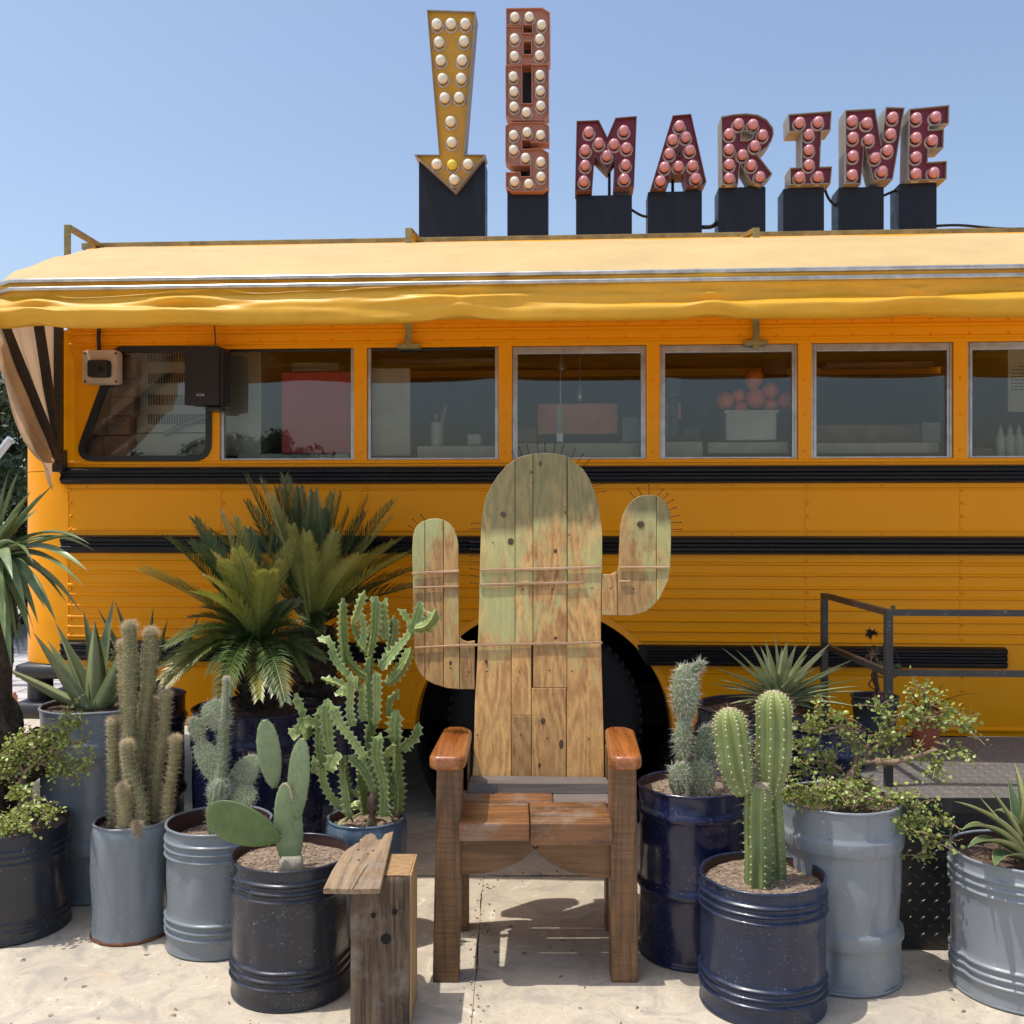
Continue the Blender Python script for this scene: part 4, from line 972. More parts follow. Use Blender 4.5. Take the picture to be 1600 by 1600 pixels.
# battens nailed across
for (x0, y0, x1, y1, h) in ((750, 891, 939, 886, 5), (749, 914, 912, 910, 5), (720, 1008, 941, 1004, 5), (644, 896, 717, 892, 5), (645, 918, 717, 916, 4), (648, 1012, 720, 1008, 4), (967, 886, 1047, 886, 4), (967, 908, 985, 908, 3.5)):
    V, F = prismg([KB(x0, y0-h*.38, .004), KB(x1, y1-h*.38, .004), KB(x1, y1+h*.38, .004), KB(x0, y0+h*.38, .004)], Vector((0, -.008, 0)), .0015); mesh('batten', V, F, M['band'], ch)
z5 = lambda x, y: (600+x/3.3333, 680+y/3.3333)
for (a, b, c, d) in ((668, 88, 688, 125), (705, 67, 718, 110), (747, 55, 755, 102), (800, 47, 802, 95), (838, 47, 840, 95), (890, 50, 884, 97), (934, 58, 922, 102), (995, 77, 975, 118), (1037, 100, 1010, 138), (1070, 130, 1040, 158), (1140, 253, 1095, 265), (1150, 290, 1105, 298),
    (458, 458, 510, 458), (458, 488, 510, 490), (455, 557, 507, 557), (453, 595, 507, 597), (455, 627, 507, 630), (452, 660, 507, 665), (452, 694, 505, 703), (455, 732, 505, 740), (455, 768, 503, 775),
    (1284, 300, 1312, 333), (1324, 277, 1340, 312), (1380, 263, 1380, 308), (1450, 285, 1420, 320), (1477, 308, 1445, 342), (1503, 337, 1462, 362), (1518, 377, 1478, 392), (1535, 417, 1490, 426), (1545, 453, 1493, 456), (1547, 490, 1493, 490),
    (195, 417, 222, 452), (153, 440, 190, 474), (133, 472, 170, 498)):
    p, q = KB(*z5(a, b), -.015), KB(*z5(c, d), -.015); q = q+(q-p)*.15
    V, F = tubeg([q, p], .0013, 5); V2, F2 = tubeg([p, p+(p-q).normalized()*.003], .0034, 6); g = G(); g.add(V, F); g.add(V2, F2); g.mesh('nail_spine', M['nail'], ch)
# nail holes and knots as small recess-like studs
g = G()
for x, y in ((816.5, 921), (863, 920.5), (925, 919), (954, 919), (990, 920), (704, 1043.5), (733, 1050), (761, 1049), (812, 1050), (858.5, 1047), (893.5, 1049), (746, 1148), (813, 1148), (855, 1154), (920, 1155), (832, 754), (883, 800), (770.5, 848), (889, 836)):
    p = KB(x, y, .003); V, F = tubeg([p, p+Vector((0, -.0012, 0))], .0030, 8); g.add(V, F)
g.mesh('nail_heads', M['nail'], ch, kind='stuff')
M['knot'] = simple('brown_wood_knot', (.11, .05, .025), .6, var=.6, vs=150)
for x, y, rw, rh_ in ((786, 803, 5.5, 5), (798, 846, 6, 6.5), (868, 861, 3.6, 4), (848.5, 1127, 5, 6), (868, 997, 4, 3), (1001, 819, 7, 6), (877, 1163, 4.5, 9), (844, 724, 3.5, 5), (830, 738, 3, 3), (704, 1036, 3, 5), (843, 1196, 3, 5), (760, 1034, 3, 3.5)):
    V = []
    for k in range(14):
        a = 2*math.pi*k/14; q = 1+.18*nz(math.cos(a)*2+x, math.sin(a)*2, 3); V.append(KB(x+rw*.8*q*math.cos(a), y-rh_*.85*q*math.sin(a), .0026))
    V, F = prismg(V, Vector((0, .004, 0)), .0008); mesh('knot', V, F, M['knot'], ch)
# legs, arms, seat
def cb(nm, x0, x1, y0, y1, z0, z1, mat, bev=.005, **k): V, F = boxg(x0, x1, y0, y1, z0, z1, bev); return mesh(nm, V, F, mat, ch, **k)
fy = 3.262
def taperleg(nm, xa0, xa1, xb0, xb1, y0, y1, z1):
    V, F = boxg(0, 1, 0, 1, 0, 1, 0)
    g = G(); V, F = boxg(xa0, xa1, y0, y1, 0, z1, .006)
    out = []
    for v in V:
        t = v[2]/z1; w_ = (v[0]-xa0)/(xa1-xa0); x = (xa0+(xb0-xa0)*t)*(1-w_)+(xa1+(xb1-xa1)*t)*w_
        out.append((x, v[1], v[2]))
    return mesh(nm, out, F, M['leg'], ch)
taperleg('front_leg', -.2535, -.1695, -.2400, -.158, fy, fy+.085, .690)
taperleg('front_leg', .3170, .4030, .3120, .397, fy, fy+.085, .690)
cb('rear_leg', -.205, -.155, 3.66, 3.73, 0, .66, M['leg']); cb('rear_leg', .335, .385, 3.66, 3.73, 0, .66, M['leg'])
cb('side_rail', -.245, -.205, 3.35, 3.70, .36, .50, M['leg']); cb('side_rail', .36, .40, 3.35, 3.70, .36, .50, M['leg'])
cb('back_post', -.225, -.15, 3.66, 3.72, .5, .69, M['leg']); cb('back_post', .35, .43, 3.66, 3.72, .5, .69, M['leg'])
for sx, (f0, f1, r0, r1) in enumerate(((-.262, -.146, -.244, -.142), (.306, .410, .330, .432))):
    zt = .735; y0, y1 = 3.20, 3.66
    pts = [(f0, y0+.03), (f0+.02, y0), (f1-.02, y0), (f1, y0+.03), (r1, y1-.05), (r1-.03, y1), (r0+.02, y1), (r0, y1-.03)]
    bm = bmesh.new(); vs = [bm.verts.new((x, y, zt)) for x, y in pts]; f = bm.faces.new(vs); r_ = bmesh.ops.extrude_face_region(bm, geom=[f])
    bmesh.ops.translate(bm, verts=[q for q in r_['geom'] if isinstance(q, bmesh.types.BMVert)], vec=(0, 0, -.046)); bmesh.ops.recalc_face_normals(bm, faces=bm.faces[:])
    bmesh.ops.bevel(bm, geom=bm.edges[:], offset=.014, segments=4, affect='EDGES', profile=.5); bm.verts.index_update()
    mesh('armrest', [tuple(v.co) for v in bm.verts], [tuple(v.index for v in q.verts) for q in bm.faces], M['arm'], ch, smooth=True, flat_angle=50); bm.free()
sz = .520
def seatb(x0, x1, y0, y1, z0, z1, mat, nm='seat_board'):
    bm = bmesh.new(); V, F = boxg(x0, x1, y0, y1, z0, z1, .006); return mesh(nm, [(v[0], v[1], v[2]+.0035*nz(v[0]*14, v[1]*14, 2)) for v in V], F, mat, ch)
seatb(-.168, .0555, 3.222, 3.455, sz-.056, sz, M['seat']); seatb(.0585, .3165, 3.215, 3.458, sz-.068, sz+.002, M['seat'])
seatb(-.166, .140, 3.459, 3.575, sz-.05, sz+.001, M['seat']); seatb(.142, .335, 3.462, 3.578, sz-.05, sz-.003, M['seatgrey'])
V = [(-.150, 3.578, sz-.002), (.345, 3.582, sz-.004), (.343, 3.592, sz+.026), (.335, 3.66, sz+.032), (-.145, 3.66, sz+.038), (-.150, 3.585, sz+.030), (-.15, 3.66, sz-.01), (.345, 3.66, sz-.01)]
mesh('seat_wedge', V, [(0, 1, 2, 5), (5, 2, 3, 4), (0, 5, 4, 6), (1, 7, 3, 2), (0, 6, 7, 1)], M['seatgrey'], ch)
# scalloped apron
z6 = lambda x, y: (620+x/3.636, 1100+y/3.636)
ap = [(357, 715), (357, 965), (430, 968), (500, 962), (560, 948), (620, 930), (680, 903), (725, 875), (758, 845), (783, 826), (806, 848), (840, 880), (880, 908), (930, 935), (990, 958), (1050, 972), (1120, 984), (1226, 992), (1226, 715)]
V, F = prismg([P(*z6(x, y), 3.285) for x, y in ap], Vector((0, .03, 0)), .002); mesh('apron', V, F, M['apron'], ch)
kn = P(*z6(787, 803), 3.285); V, F = latheg([(0, -.002), (.004, -.004), (.008, .001), (.0105, .003), (.0105, -.004)], 0, 0, 14); mesh('knot', [(kn.x+x, kn.y-y_, kn.z+y) for x, y, y_ in V], F, M['nail'], ch, smooth=True)
bx_ = 3.70
cb('back_brace', -.14, .34, 3.735, 3.765, .62, .70, M['leg']); cb('back_brace', -.10, .30, 3.87, 3.90, 1.25, 1.33, M['leg'])

# ---------------------------------------------------------------- timber block and loose board
tbk = thing('timber_block', 'upright weathered timber block with a bored hole and a pale sawn side', 'timber block', (-.39, 3.05, 0))
def blockg():
    V, F = [], []
    nx, nz_ = 16, 44; xl0, xl1, yf, H = -.468, -.298, 2.972, .440
    def col(x, z): return yf+.004*nz(x*30, z*3, 1)-.003*abs(nz(x*60, z*6, 4))+(.006 if abs(x+.425+.012*nz(z*5, 1, 1)) < .003 and z < .34 else 0)
    for i in range(nx+1):
        x = xl0+(xl1-xl0)*i/nx
        for j in range(nz_+1):
            z = H*j/nz_; t = 1-z/H; xx = x-(.006 if i == 0 else 0)*0+.004*nz(z*8, i, 2)*(1 if i in (0, nx) else .3)-.002*t
            V.append((xx, col(x, z)+(.006 if j == nz_ or i in (0, nx) else 0), z))
    for i in range(nx):
        for j in range(nz_): a = i*(nz_+1)+j; F.append((a, a+nz_+1, a+nz_+2, a+1))
    return V, F
V, F = blockg(); mesh('weathered_face', V, F, M['weather'], tbk, smooth=True)
V, F = boxg(-.466, -.2988, 2.979, 3.17, 0, .437, .003); mesh('block_core', V, F, M['weather'], tbk)
V, F = boxg(-.2985, -.2935, 2.982, 3.172, 0, .441, .001); mesh('sawn_side', V, F, M['fresh'], tbk)
V, F = boxg(-.40, -.2988, 2.984, 3.17, .4375, .442, .002); mesh('sawn_top', V, F, M['fresh'], tbk)
for x, z, r in ((-.366, .262, .0145), (-.402, .330, .007), (-.34, .340, .008)):
    p = (x, 2.9685, z); V, F = tubeg([(x, 2.9665, z), (x, 2.975, z)], r, 16); mesh('bored_hole', V, F, M['slot'], tbk)
# the loose board: broken rear end, slight tilt
bd = thing('loose_board', 'worn grey board with a broken end lying across the timber block', 'board', (-.43, 3.0, .45))
fl, fr_ = P(505, 1391, 2.83), P(594, 1391, 2.83); rl, rr_ = P(552, 1303, 3.30), P(615, 1300, 3.32)
n = 26; top = []; 
back = [rr_, P(601, 1304, 3.29), P(596, 1314, 3.24), P(590, 1315, 3.235), P(587, 1306, 3.28), P(580, 1303, 3.30), P(570, 1306, 3.28), P(566, 1311, 3.25), P(562, 1313, 3.24), P(563, 1318, 3.215), P(556, 1320, 3.20)]
poly = [fl, P(550, 1392.5, 2.825), fr_]+back+[P(538, 1333, 3.13), P(519, 1362, 2.97)]
def bz_(p): return .4605+(p.y-2.83)*.012+.0
poly = [Vector((p.x, p.y, bz_(p))) for p in poly]
V, F = prismg(poly, Vector((0, 0, -.016)), .002); mesh('board', V, F, M['board'], bd)
V, F = tubeg([poly[1]+Vector((.002, -.001, .0008)), poly[1]+Vector((.012, .14, .003)), poly[1]+Vector((.02, .19, .004))], [.0012, .0009, .0003], 5); mesh('split_line', V, F, M['slot'], bd)
g = G()
for x, y, d in ((575, 1340, 3.1), (560, 1330, 3.14), (583, 1331, 3.13), (561, 1346, 3.05)):
    p = P(x, y, d); z = bz_(p)+.0005; V, F = tubeg([(p.x, p.y, z-.002), (p.x, p.y, z+.0006)], .004, 8); g.add(V, F)
g.mesh('nail_marks', M['nail'], bd, kind='stuff')

# ---------------------------------------------------------------- drums used as planters
def drum(name, label, cx, cy, r, h, mat, style, soil=.05, soilm='soil', z0=0, seed=0, lip=None, group='painted steel drums used as planters', dent=1.0, mrim=None):
    rr = random.Random(seed+11)
    t = thing(name, label, 'drum planter' if 'drum' in name else 'pot', (cx, cy, z0), group)
    ds = [(rr.uniform(0, 6.28), rr.uniform(.12, .85)*h, rr.uniform(.10, .3), rr.uniform(.03, .10), rr.uniform(.002, .008)) for _ in range(13)]
    def fn(a, z, rad):
        zz = z-z0; d = .0022*nz(math.cos(a)*2+seed, math.sin(a)*2, zz*6)*dent*2+.0012*nz(math.cos(a)*7+seed, math.sin(a)*7, zz*16)*dent
        for (da, dz, wa_, wz_, amp) in ds:
            aa = abs((a-da+math.pi) % (2*math.pi)-math.pi); q = (aa/wa_)**2+((zz-dz)/wz_)**2
            if q < 6: d -= amp*dent*math.exp(-q*1.5)
        return d
    prof = []
    def bead(zc, w_, amp):  # one rolled bead
        for k in range(9):
            u = -1+2*k/8; prof.append((r+amp*math.cos(u*math.pi/2)**2 if abs(u) < 1 else r, z0+zc+u*w_))
    prof += [(r*.93, z0+.004), (r*1.0, z0+.002), (r*1.012, z0+.008), (r*1.006, z0+.018), (r, z0+.024)]
    if style == 'beads':
        for zc in (.155, .215, .275): bead(h*zc, h*.022, .0085)
        for k in range(5): prof.append((r, z0+h*(.34+.08*k)))
        for zc in (.775, .835, .895): bead(h*zc, h*.022, .0085)
        prof += [(r, z0+h*.95)]
    elif style == 'hoops':
        prof += [(r, z0+h*(.04+.05*k)) for k in range(4)]
        for zc in (.29, .80):
            for u, a in ((-.06, 0), (-.05, .003), (-.04, .008), (-.028, .0095), (.0, .009), (.026, .0095), (.036, .008), (.046, .002), (.06, 0)): prof.append((r+a, z0+h*(zc+u)))
            if zc < .5: prof += [(r, z0+h*(.40+.06*k)) for k in range(6)]
        prof += [(r, z0+h*.92)]
    elif style == 'hoop1':
        prof += [(r, z0+h*(.04+.06*k)) for k in range(6)]
        for zc in (.42, .86):
            for u, a in ((-.035, 0), (-.02, .006), (0, .012), (.012, .012), (.03, .003), (.04, 0)): prof.append((r+a, z0+h*(zc+u)))
            if zc < .5: prof += [(r, z0+h*(.48+.06*k)) for k in range(6)]
    elif style == 'worn':
        for zc in (.12, .19): bead(h*zc, h*.03, .003)
        for k in range(6): prof.append((r, z0+h*(.28+.08*k)))
        for zc in (.74, .80, .86): bead(h*zc, h*.022, .0035)
    elif style == 'shoulder':
        prof += [(r, z0+h*(.1+.12*k)) for k in range(7)]; prof += [(r*1.0, z0+h*.9), (r*.985, z0+h*.945), (r*.94, z0+h*.985)]
    elif style == 'bucket':
        prof = [(r*.80, z0+.003), (r*.82, z0+.006), (r*.9, z0+h*.5), (r*.97, z0+h*.82), (r*1.02, z0+h*.83), (r*1.02, z0+h*.87), (r*.975, z0+h*.88), (r*.98, z0+h*.93)]
    V, F = latheg(prof+([(r*1.0, z0+h-.006)] if style != 'shoulder' else []), cx, cy, 96, fn)
    mesh('drum_wall', V, F, mat, t, smooth=True, flat_angle=70)
    rt = r if style != 'shoulder' else r*.93
    lipm = MATS.get(lip) or mrim or mat
    V, F = tubeg([(cx+(rt+fn(a, z0+h-.006, r))*math.cos(a), cy+(rt+fn(a, z0+h-.006, r))*math.sin(a), z0+h-.002+.0015*nz(math.cos(a)*2, math.sin(a)*2, seed)) for a in np.linspace(0, 2*math.pi, 73)], .0052, 8, False)
    mesh('rim', V, F, lipm, t, smooth=True)
    V, F = latheg([(rt-.004, z0+h-.003), (rt-.005, z0+h-soil-.03)], cx, cy, 64, fn); mesh('inner_wall', V, F, M['drumin'], t, smooth=True)
    if style != 'bucket':
        V, F = latheg([(r*1.0, z0+.003), (r*1.018, z0+.004), (r*1.022, z0+.009), (r*1.008, z0+.013)], cx, cy, 64); mesh('bottom_rim', V, F, M['rust'] if seed % 3 == 0 else lipm, t, smooth=True)
    # soil with uneven surface
    V = []; F = []; nr_, na_ = 12, 40; zs = z0+h-soil
    for i in range(nr_+1):
        for k in range(na_):
            a = 2*math.pi*k/na_; q = (rt-.006)*i/nr_; x, y = q*math.cos(a), q*math.sin(a)
            V.append((cx+x, cy+y, zs+.010*nz(x*9+seed, y*9, 1)+.003*nz(x*60, y*60, seed)))
    for i in range(nr_):
        for k in range(na_): a = i*na_+k; b = i*na_+(k+1) % na_; F.append((a, b, b+na_, a+na_))
    mesh('soil', V, F, M[soilm], t, smooth=True)
    g = G()
    for _ in range(int(420*(r/.19)**2)):
        a = rr.uniform(0, 6.28); q = (rt-.012)*math.sqrt(rr.random()); x, y = q*math.cos(a), q*math.sin(a); s_ = rr.uniform(.0015, .0045)
        g.add(*ballg((cx+x, cy+y, zs+.010*nz(x*9+seed, y*9, 1)+s_*.4), s_, 5, 3, (1, rr.uniform(.6, 1), .7)))
    g.mesh('soil_grains', M['pebble'] if soilm == 'soil' else M['soild'], t, kind='stuff')
    return dict(c=Vector((cx, cy, zs)), r=r, t=t)
def dpos(px, Dc): return (px-800)/1600*Dc
def mk(key, name, label, px, D, r, py_rim, mat, style, **k):
    """centre of the rim at pixel (px, py_rim), depth D"""
    h = CAMH-(py_rim-800)/1600*D-k.get('z0', 0); DR[key] = drum(name, label, dpos(px, D), D, r, h, M[mat], style, **k); DR[key]['top'] = h+k.get('z0', 0)
DR = {}
mk(1, 'steel_drum', 'worn black drum at the left edge holding a small-leaved jade bush', 12, 3.72, .212, 1284, 'blackd', 'worn', seed=1, soilm='soild', soil=.03)
mk(2, 'steel_drum', 'plain grey drum with rusty base holding the cluster of hairy column cacti', 205, 3.665, .135, 1280, 'grey', 'shoulder', seed=3, soilm='soild', soil=.025, dent=1.6)
mk(3, 'steel_drum', 'grey drum with raised rings under the hairy prickly pear', 343, 3.59, .178, 1281, 'grey', 'beads', seed=4, soil=.06)
mk(4, 'steel_drum', 'black dusty drum beside the timber block holding the smooth prickly pear', 456, 3.245, .184, 1331, 'blackd', 'beads', seed=5, soil=.03)
mk(5, 'steel_drum', 'tall grey drum in the second row holding the broad-leaved aloe', 150, 4.10, .205, 1100, 'grey', 'hoops', seed=7, soilm='soild', soil=.02)
mk(6, 'steel_drum', 'dark navy drum behind the column cacti holding the second aloe', 226, 4.42, .165, 1084, 'navy', 'hoop1', seed=8, soilm='soild', soil=.02)
mk(7, 'steel_drum', 'wide glossy navy drum holding the front sago palm', 402, 4.33, .262, 1103, 'navy', 'hoops', seed=9, soilm='soild', soil=.015, dent=1.5)
mk(8, 'steel_drum', 'navy drum behind the euphorbia holding the rear sago palm', 512, 4.62, .215, 1088, 'navy', 'hoop1', seed=10, soilm='soild', soil=.01)
mk(9, 'steel_drum', 'slate blue drum with rounded shoulder holding the tall euphorbia', 572, 3.63, .143, 1276, 'slate', 'shoulder', seed=13, soil=.03)
mk(10, 'steel_drum', 'tall glossy navy drum right beside the wooden chair', 1081, 3.505, .178, 1224, 'navy', 'hoop1', seed=14, soil=.03, dent=1.2)
mk(11, 'steel_drum', 'low navy dusty drum in front holding the green column cactus', 1191, 3.145, .187, 1363, 'navy_dusty', 'beads', seed=16, soil=.03)
mk(12, 'steel_drum', 'tall dented grey drum with two broad hoops holding the jade bush', 1312, 3.345, .190, 1246, 'grey2', 'hoops', seed=17, soilm='soild', soil=.02, dent=2.2)
mk(13, 'steel_drum', 'pale grey ringed drum at the right edge holding the agave', 1596, 3.235, .208, 1329, 'grey2', 'beads', seed=19, soilm='soild', soil=.04)
mk(14, 'steel_drum', 'black drum behind the hairy cactus holding the spiky yucca rosette', 1182, 4.12, .235, 1102, 'blackd', 'hoop1', seed=20, soilm='soild', soil=.03)
mk(15, 'steel_drum', 'dark navy drum half hidden behind the green jade branches', 1290, 3.98, .145, 1134, 'navy', 'hoop1', seed=22, soilm='soild', soil=.02)
mk(16, 'steel_drum', 'slate grey drum at the far left edge behind the jade bush', -22, 4.15, .17, 1190, 'slate', 'hoop1', seed=23, soilm='soild', soil=.02)

# ---------------------------------------------------------------- diamond plate platform and handrail
PZT = .52; PX0, PY0, PY1 = 1.302, 3.50, 4.46
plf = thing('platform', 'black diamond-plate steel platform beside the bus at the right', 'platform', (1.8, 3.9, 0))
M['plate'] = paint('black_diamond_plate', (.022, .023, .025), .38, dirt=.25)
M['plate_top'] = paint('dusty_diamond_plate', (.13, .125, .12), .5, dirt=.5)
PXE = 3.6
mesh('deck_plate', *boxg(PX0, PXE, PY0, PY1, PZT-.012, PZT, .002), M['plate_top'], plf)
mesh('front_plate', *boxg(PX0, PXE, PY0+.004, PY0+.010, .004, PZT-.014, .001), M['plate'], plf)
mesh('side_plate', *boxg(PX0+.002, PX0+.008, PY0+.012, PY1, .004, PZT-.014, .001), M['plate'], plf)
mesh('edge_angle', *boxg(PX0-.002, PXE, PY0-.003, PY0+.0035, PZT-.05, PZT+.003, .001), M['plate'], plf)
def lozenges(org, ux, uy, un, W, H, pitch=.046, l=.021, wd=.007, hh=.0035):
    V = []; F = []; i = 0
    nx, ny = int(W/pitch), int(H/(pitch*.62))
    for a in range(nx):
        for b in range(ny):
            c = org+ux*((a+.5+(b % 2)*.5)*pitch)+uy*((b+.5)*pitch*.62); s_ = 1 if (b % 2) else -1
            d = (ux*.75+uy*.66*s_).normalized(); e = d.cross(un).normalized()
            o = len(V); V += [c-d*l*.6, c+e*wd*.6, c+d*l*.6, c-e*wd*.6, c+un*hh+d*l*.25, c+un*hh-d*l*.25]
            F += [(o, o+1, o+5), (o+1, o+4, o+5), (o+1, o+2, o+4), (o+2, o+3, o+4), (o+3, o+5, o+4), (o+3, o, o+5)]
    return V, F
X_, Y_, Z_ = Vector((1, 0, 0)), Vector((0, 1, 0)), Vector((0, 0, 1))
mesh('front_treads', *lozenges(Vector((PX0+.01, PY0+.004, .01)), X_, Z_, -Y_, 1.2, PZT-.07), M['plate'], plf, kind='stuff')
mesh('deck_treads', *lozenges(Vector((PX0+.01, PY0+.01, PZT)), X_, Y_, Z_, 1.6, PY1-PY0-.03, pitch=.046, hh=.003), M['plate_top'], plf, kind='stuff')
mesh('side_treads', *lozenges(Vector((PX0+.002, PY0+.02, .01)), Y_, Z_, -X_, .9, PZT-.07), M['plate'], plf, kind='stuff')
mesh('panel_joint', *boxg(PX0, PXE, PY0+.001, PY0+.0045, .315, .317), M['slot'], plf)
hr = thing('handrail', 'black square-tube handrail with two bars around the steel platform', 'handrail', (1.36, 3.66, PZT))
def bar(a, b, s=.0135):
    a, b = Vector(a), Vector(b); V, F = tubeg([a, b], s*1.35, 4, True, phase=math.pi/4, uref=(0, 0, 1) if abs((b-a).normalized().z) < .9 else (1, 0, 0)); return V, F
np_, fp = (1.345, 3.66), (1.345, 4.41)
zt, zm = 1.150, .935
mesh('near_post', *bar((np_[0], np_[1], PZT), (np_[0], np_[1], zt)), M['steel_black'], hr); mesh('far_post', *bar((fp[0], fp[1], PZT), (fp[0], fp[1], zt)), M['steel_black'], hr)
for z, nm in ((zt-.009, 'top_bar'), (zm-.009, 'middle_bar')):
    mesh(nm, *bar((np_[0], np_[1]+.014, z), (fp[0], fp[1]-.014, z), .0115), M['steel_black'], hr)
    mesh(nm, *bar((np_[0]+.014, np_[1], z), (3.5, np_[1]-.12, z-.0), .0115), M['steel_black'], hr)
c_ = (dpos(1367, 4.33), 4.33); hb = CAMH-(1087-800)/1600*4.33-PZT
DR['b'] = drum('plastic_bucket', 'dark grey bucket pot on the platform behind the handrail post', c_[0], c_[1], .095, hb, simple('dark_grey_pot_plastic', (.075, .085, .095), .45, var=.3), 'bucket', z0=PZT, seed=2, soilm='soild', soil=.02, group='pots on the platform', dent=.1)
hb = CAMH-(1108-800)/1600*4.2-PZT
DR['t'] = drum('clay_pot', 'small terracotta pot on the platform behind the jade branches', dpos(1446, 4.2), 4.2, .062, hb, simple('terracotta_clay', (.38, .10, .05), .8), 'bucket', z0=PZT, seed=5, soilm='soild', soil=.015, group='pots on the platform', dent=.05)
# ---------------------------------------------------------------- plants
def gm(name, c, c2, rough=.45, vs=20, trans=.0, tip=None, sp=.5, streak=None, edge=None):
    m, t, p = newmat(name)
    f = noi(t, vs, 5, .65, sc3=streak)
    c_ = ramp(t, f, [(.33, c2), (.66, c)])
    oi = orand(t); c_ = mix(t, 1.0, c_, ramp(t, oi, [(0, (.72, .78, .72)), (1, (1.15, 1.1, 1.05))]), 'MULTIPLY')
    if tip or edge:
        uv = N(t, 'ShaderNodeAttribute', attribute_name='tint')
        c_ = mix(t, uv.outputs['Fac'], c_, (*(tip or edge), 1))
    t.links.new(c_, p.inputs['Base Color']); p.inputs['Roughness'].default_value = rough; p.inputs['Specular IOR Level'].default_value = sp
    if trans:
        tr = N(t, 'ShaderNodeBsdfTranslucent'); t.links.new(mix(t, 1, c_, (1.3, 1.3, .5, 1), 'MULTIPLY'), tr.inputs[0])
        ms = N(t, 'ShaderNodeMixShader'); ms.inputs[0].default_value = trans
        t.links.new(p.outputs[0], ms.inputs[1]); t.links.new(tr.outputs[0], ms.inputs[2]); t.links.new(ms.outputs[0], t.nodes['Material Output'].inputs[0])
    return m
M['aloe'] = gm('aloe_leaf_skin', (.30, .34, .17), (.20, .25, .12), .5, 14, .05, tip=(.30, .20, .12))
M['yucca'] = gm('yucca_leaf_skin', (.26, .33, .15), (.15, .21, .09), .36, 12, .12, tip=(.28, .27, .11))
M['rosette'] = gm('rosette_leaf_skin', (.46, .50, .28), (.30, .35, .18), .45, 14, .08, tip=(.42, .40, .20))
M['agave'] = gm('variegated_agave_skin', (.15, .23, .10), (.10, .16, .07), .38, 14, .08, edge=(.66, .62, .26))
M['cycad'] = gm('sago_leaflet', (.38, .39, .09), (.21, .24, .05), .42, 10, .2, tip=(.42, .33, .16))
M['cycad_dk'] = gm('sago_leaflet_dark', (.12, .19, .055), (.065, .11, .03), .36, 10, .12, tip=(.17, .19, .09))
M['pad'] = gm('prickly_pear_skin', (.22, .29, .15), (.15, .21, .10), .5, 18)
M['paddk'] = gm('prickly_pear_skin_green', (.12, .19, .06), (.085, .14, .045), .45, 18)
M['padh'] = gm('hairy_pear_skin', (.22, .26, .15), (.15, .19, .10), .55, 18)
M['corky'] = simple('corky_cactus_base', (.42, .37, .27), .9, vs=40, bmp=.8)
M['cereus'] = gm('green_column_cactus_skin', (.20, .26, .105), (.14, .19, .07), .45, 14, tip=(.33, .38, .08))
M['hairc'] = gm('hairy_column_skin', (.27, .25, .115), (.19, .175, .08), .6, 30)
M['hairs'] = simple('cream_cactus_hair', (.74, .60, .38), .7, var=.25, vs=30)
M['spine'] = simple('white_cactus_spine', (.74, .71, .58), .6, var=.2, vs=30)
M['spinebr'] = simple('straw_cactus_spine', (.60, .45, .26), .6, var=.3, vs=30)
M['areole'] = simple('areole_felt', (.70, .66, .42), .9)
M['dot'] = simple('pear_areole_dot', (.30, .22, .11), .9)
M['euph'] = gm('euphorbia_skin', (.26, .35, .095), (.15, .22, .055), .4, 25, .08, edge=(.60, .62, .32))
M['bark'] = simple('tan_succulent_bark', (.36, .23, .15), .8, vs=30, c2=(.16, .10, .07), bmp=.5, bs=80)
M['barkd'] = simple('dark_fibrous_bark', (.085, .06, .04), .95, vs=40, c2=(.02, .014, .01), bmp=1, bs=70)
M['jade'] = gm('jade_leaf', (.50, .55, .18), (.28, .36, .09), .35, 60, .2)
M['dry'] = simple('dry_leaf', (.40, .25, .14), .8, vs=20, c2=(.16, .09, .06))
M['treeleaf'] = gm('dark_tree_leaf', (.045, .075, .028), (.02, .035, .015), .5, 2, .15)

def setattr_tint(o, vals):
    a = o.data.attributes.new('tint', 'FLOAT', 'POINT'); a.data.foreach_set('value', vals)
def blade(a, b, c, w, n=14, thick=.25, keel=.25, tipfade=.12, side=None, edge=0, prof=None, curl=0):
    """leaf along bezier a-b-c, 6-point lens section; returns V,F,tint"""
    pts = bez(a, b, c, n); V = []; F = []; T = []
    fr = frames(pts)
    for i, (p, t, _, _) in enumerate(fr):
        k = i/(n-1)
        s = side if side is not None else t.cross(Vector((0, 0, 1)))
        s = s-t*s.dot(t)
        s = s.normalized() if s.length > 1e-4 else t.orthogonal().normalized()
        nrm = s.cross(t); nrm = nrm if nrm.length > 0 else Vector((0, 0, 1))
        ww = w*(prof(k) if prof else (min(1, .55+k*2.2) if k < .2 else 1)*(1-max(0, (k-.2)/.8)**1.7)); ww = max(ww, .0006)
        if curl: s2 = (s*math.cos(curl*k)+nrm*math.sin(curl*k)); nrm = s2.cross(t); s = s2
        th = ww*thick; ke = ww*keel
        V += [p-s*ww/2+nrm*ke, p-s*ww*.42+nrm*ke*.8, p-nrm*th*.25+nrm*0, p+s*ww*.42+nrm*ke*.8, p+s*ww/2+nrm*ke, p-nrm*th]
        tf = max(0, (k-(1-tipfade))/tipfade)
        T += [max(tf, edge), max(tf, edge), tf, max(tf, edge), max(tf, edge), tf] if not edge else [1, .0, 0, .0, 1, .0]
    for i in range(n-1):
        for k in range(6): a_ = i*6+k; b_ = i*6+(k+1) % 6; F.append((a_, b_, b_+6, a_+6))
    F.append(tuple(range(6))[::-1])
    return V, F, T
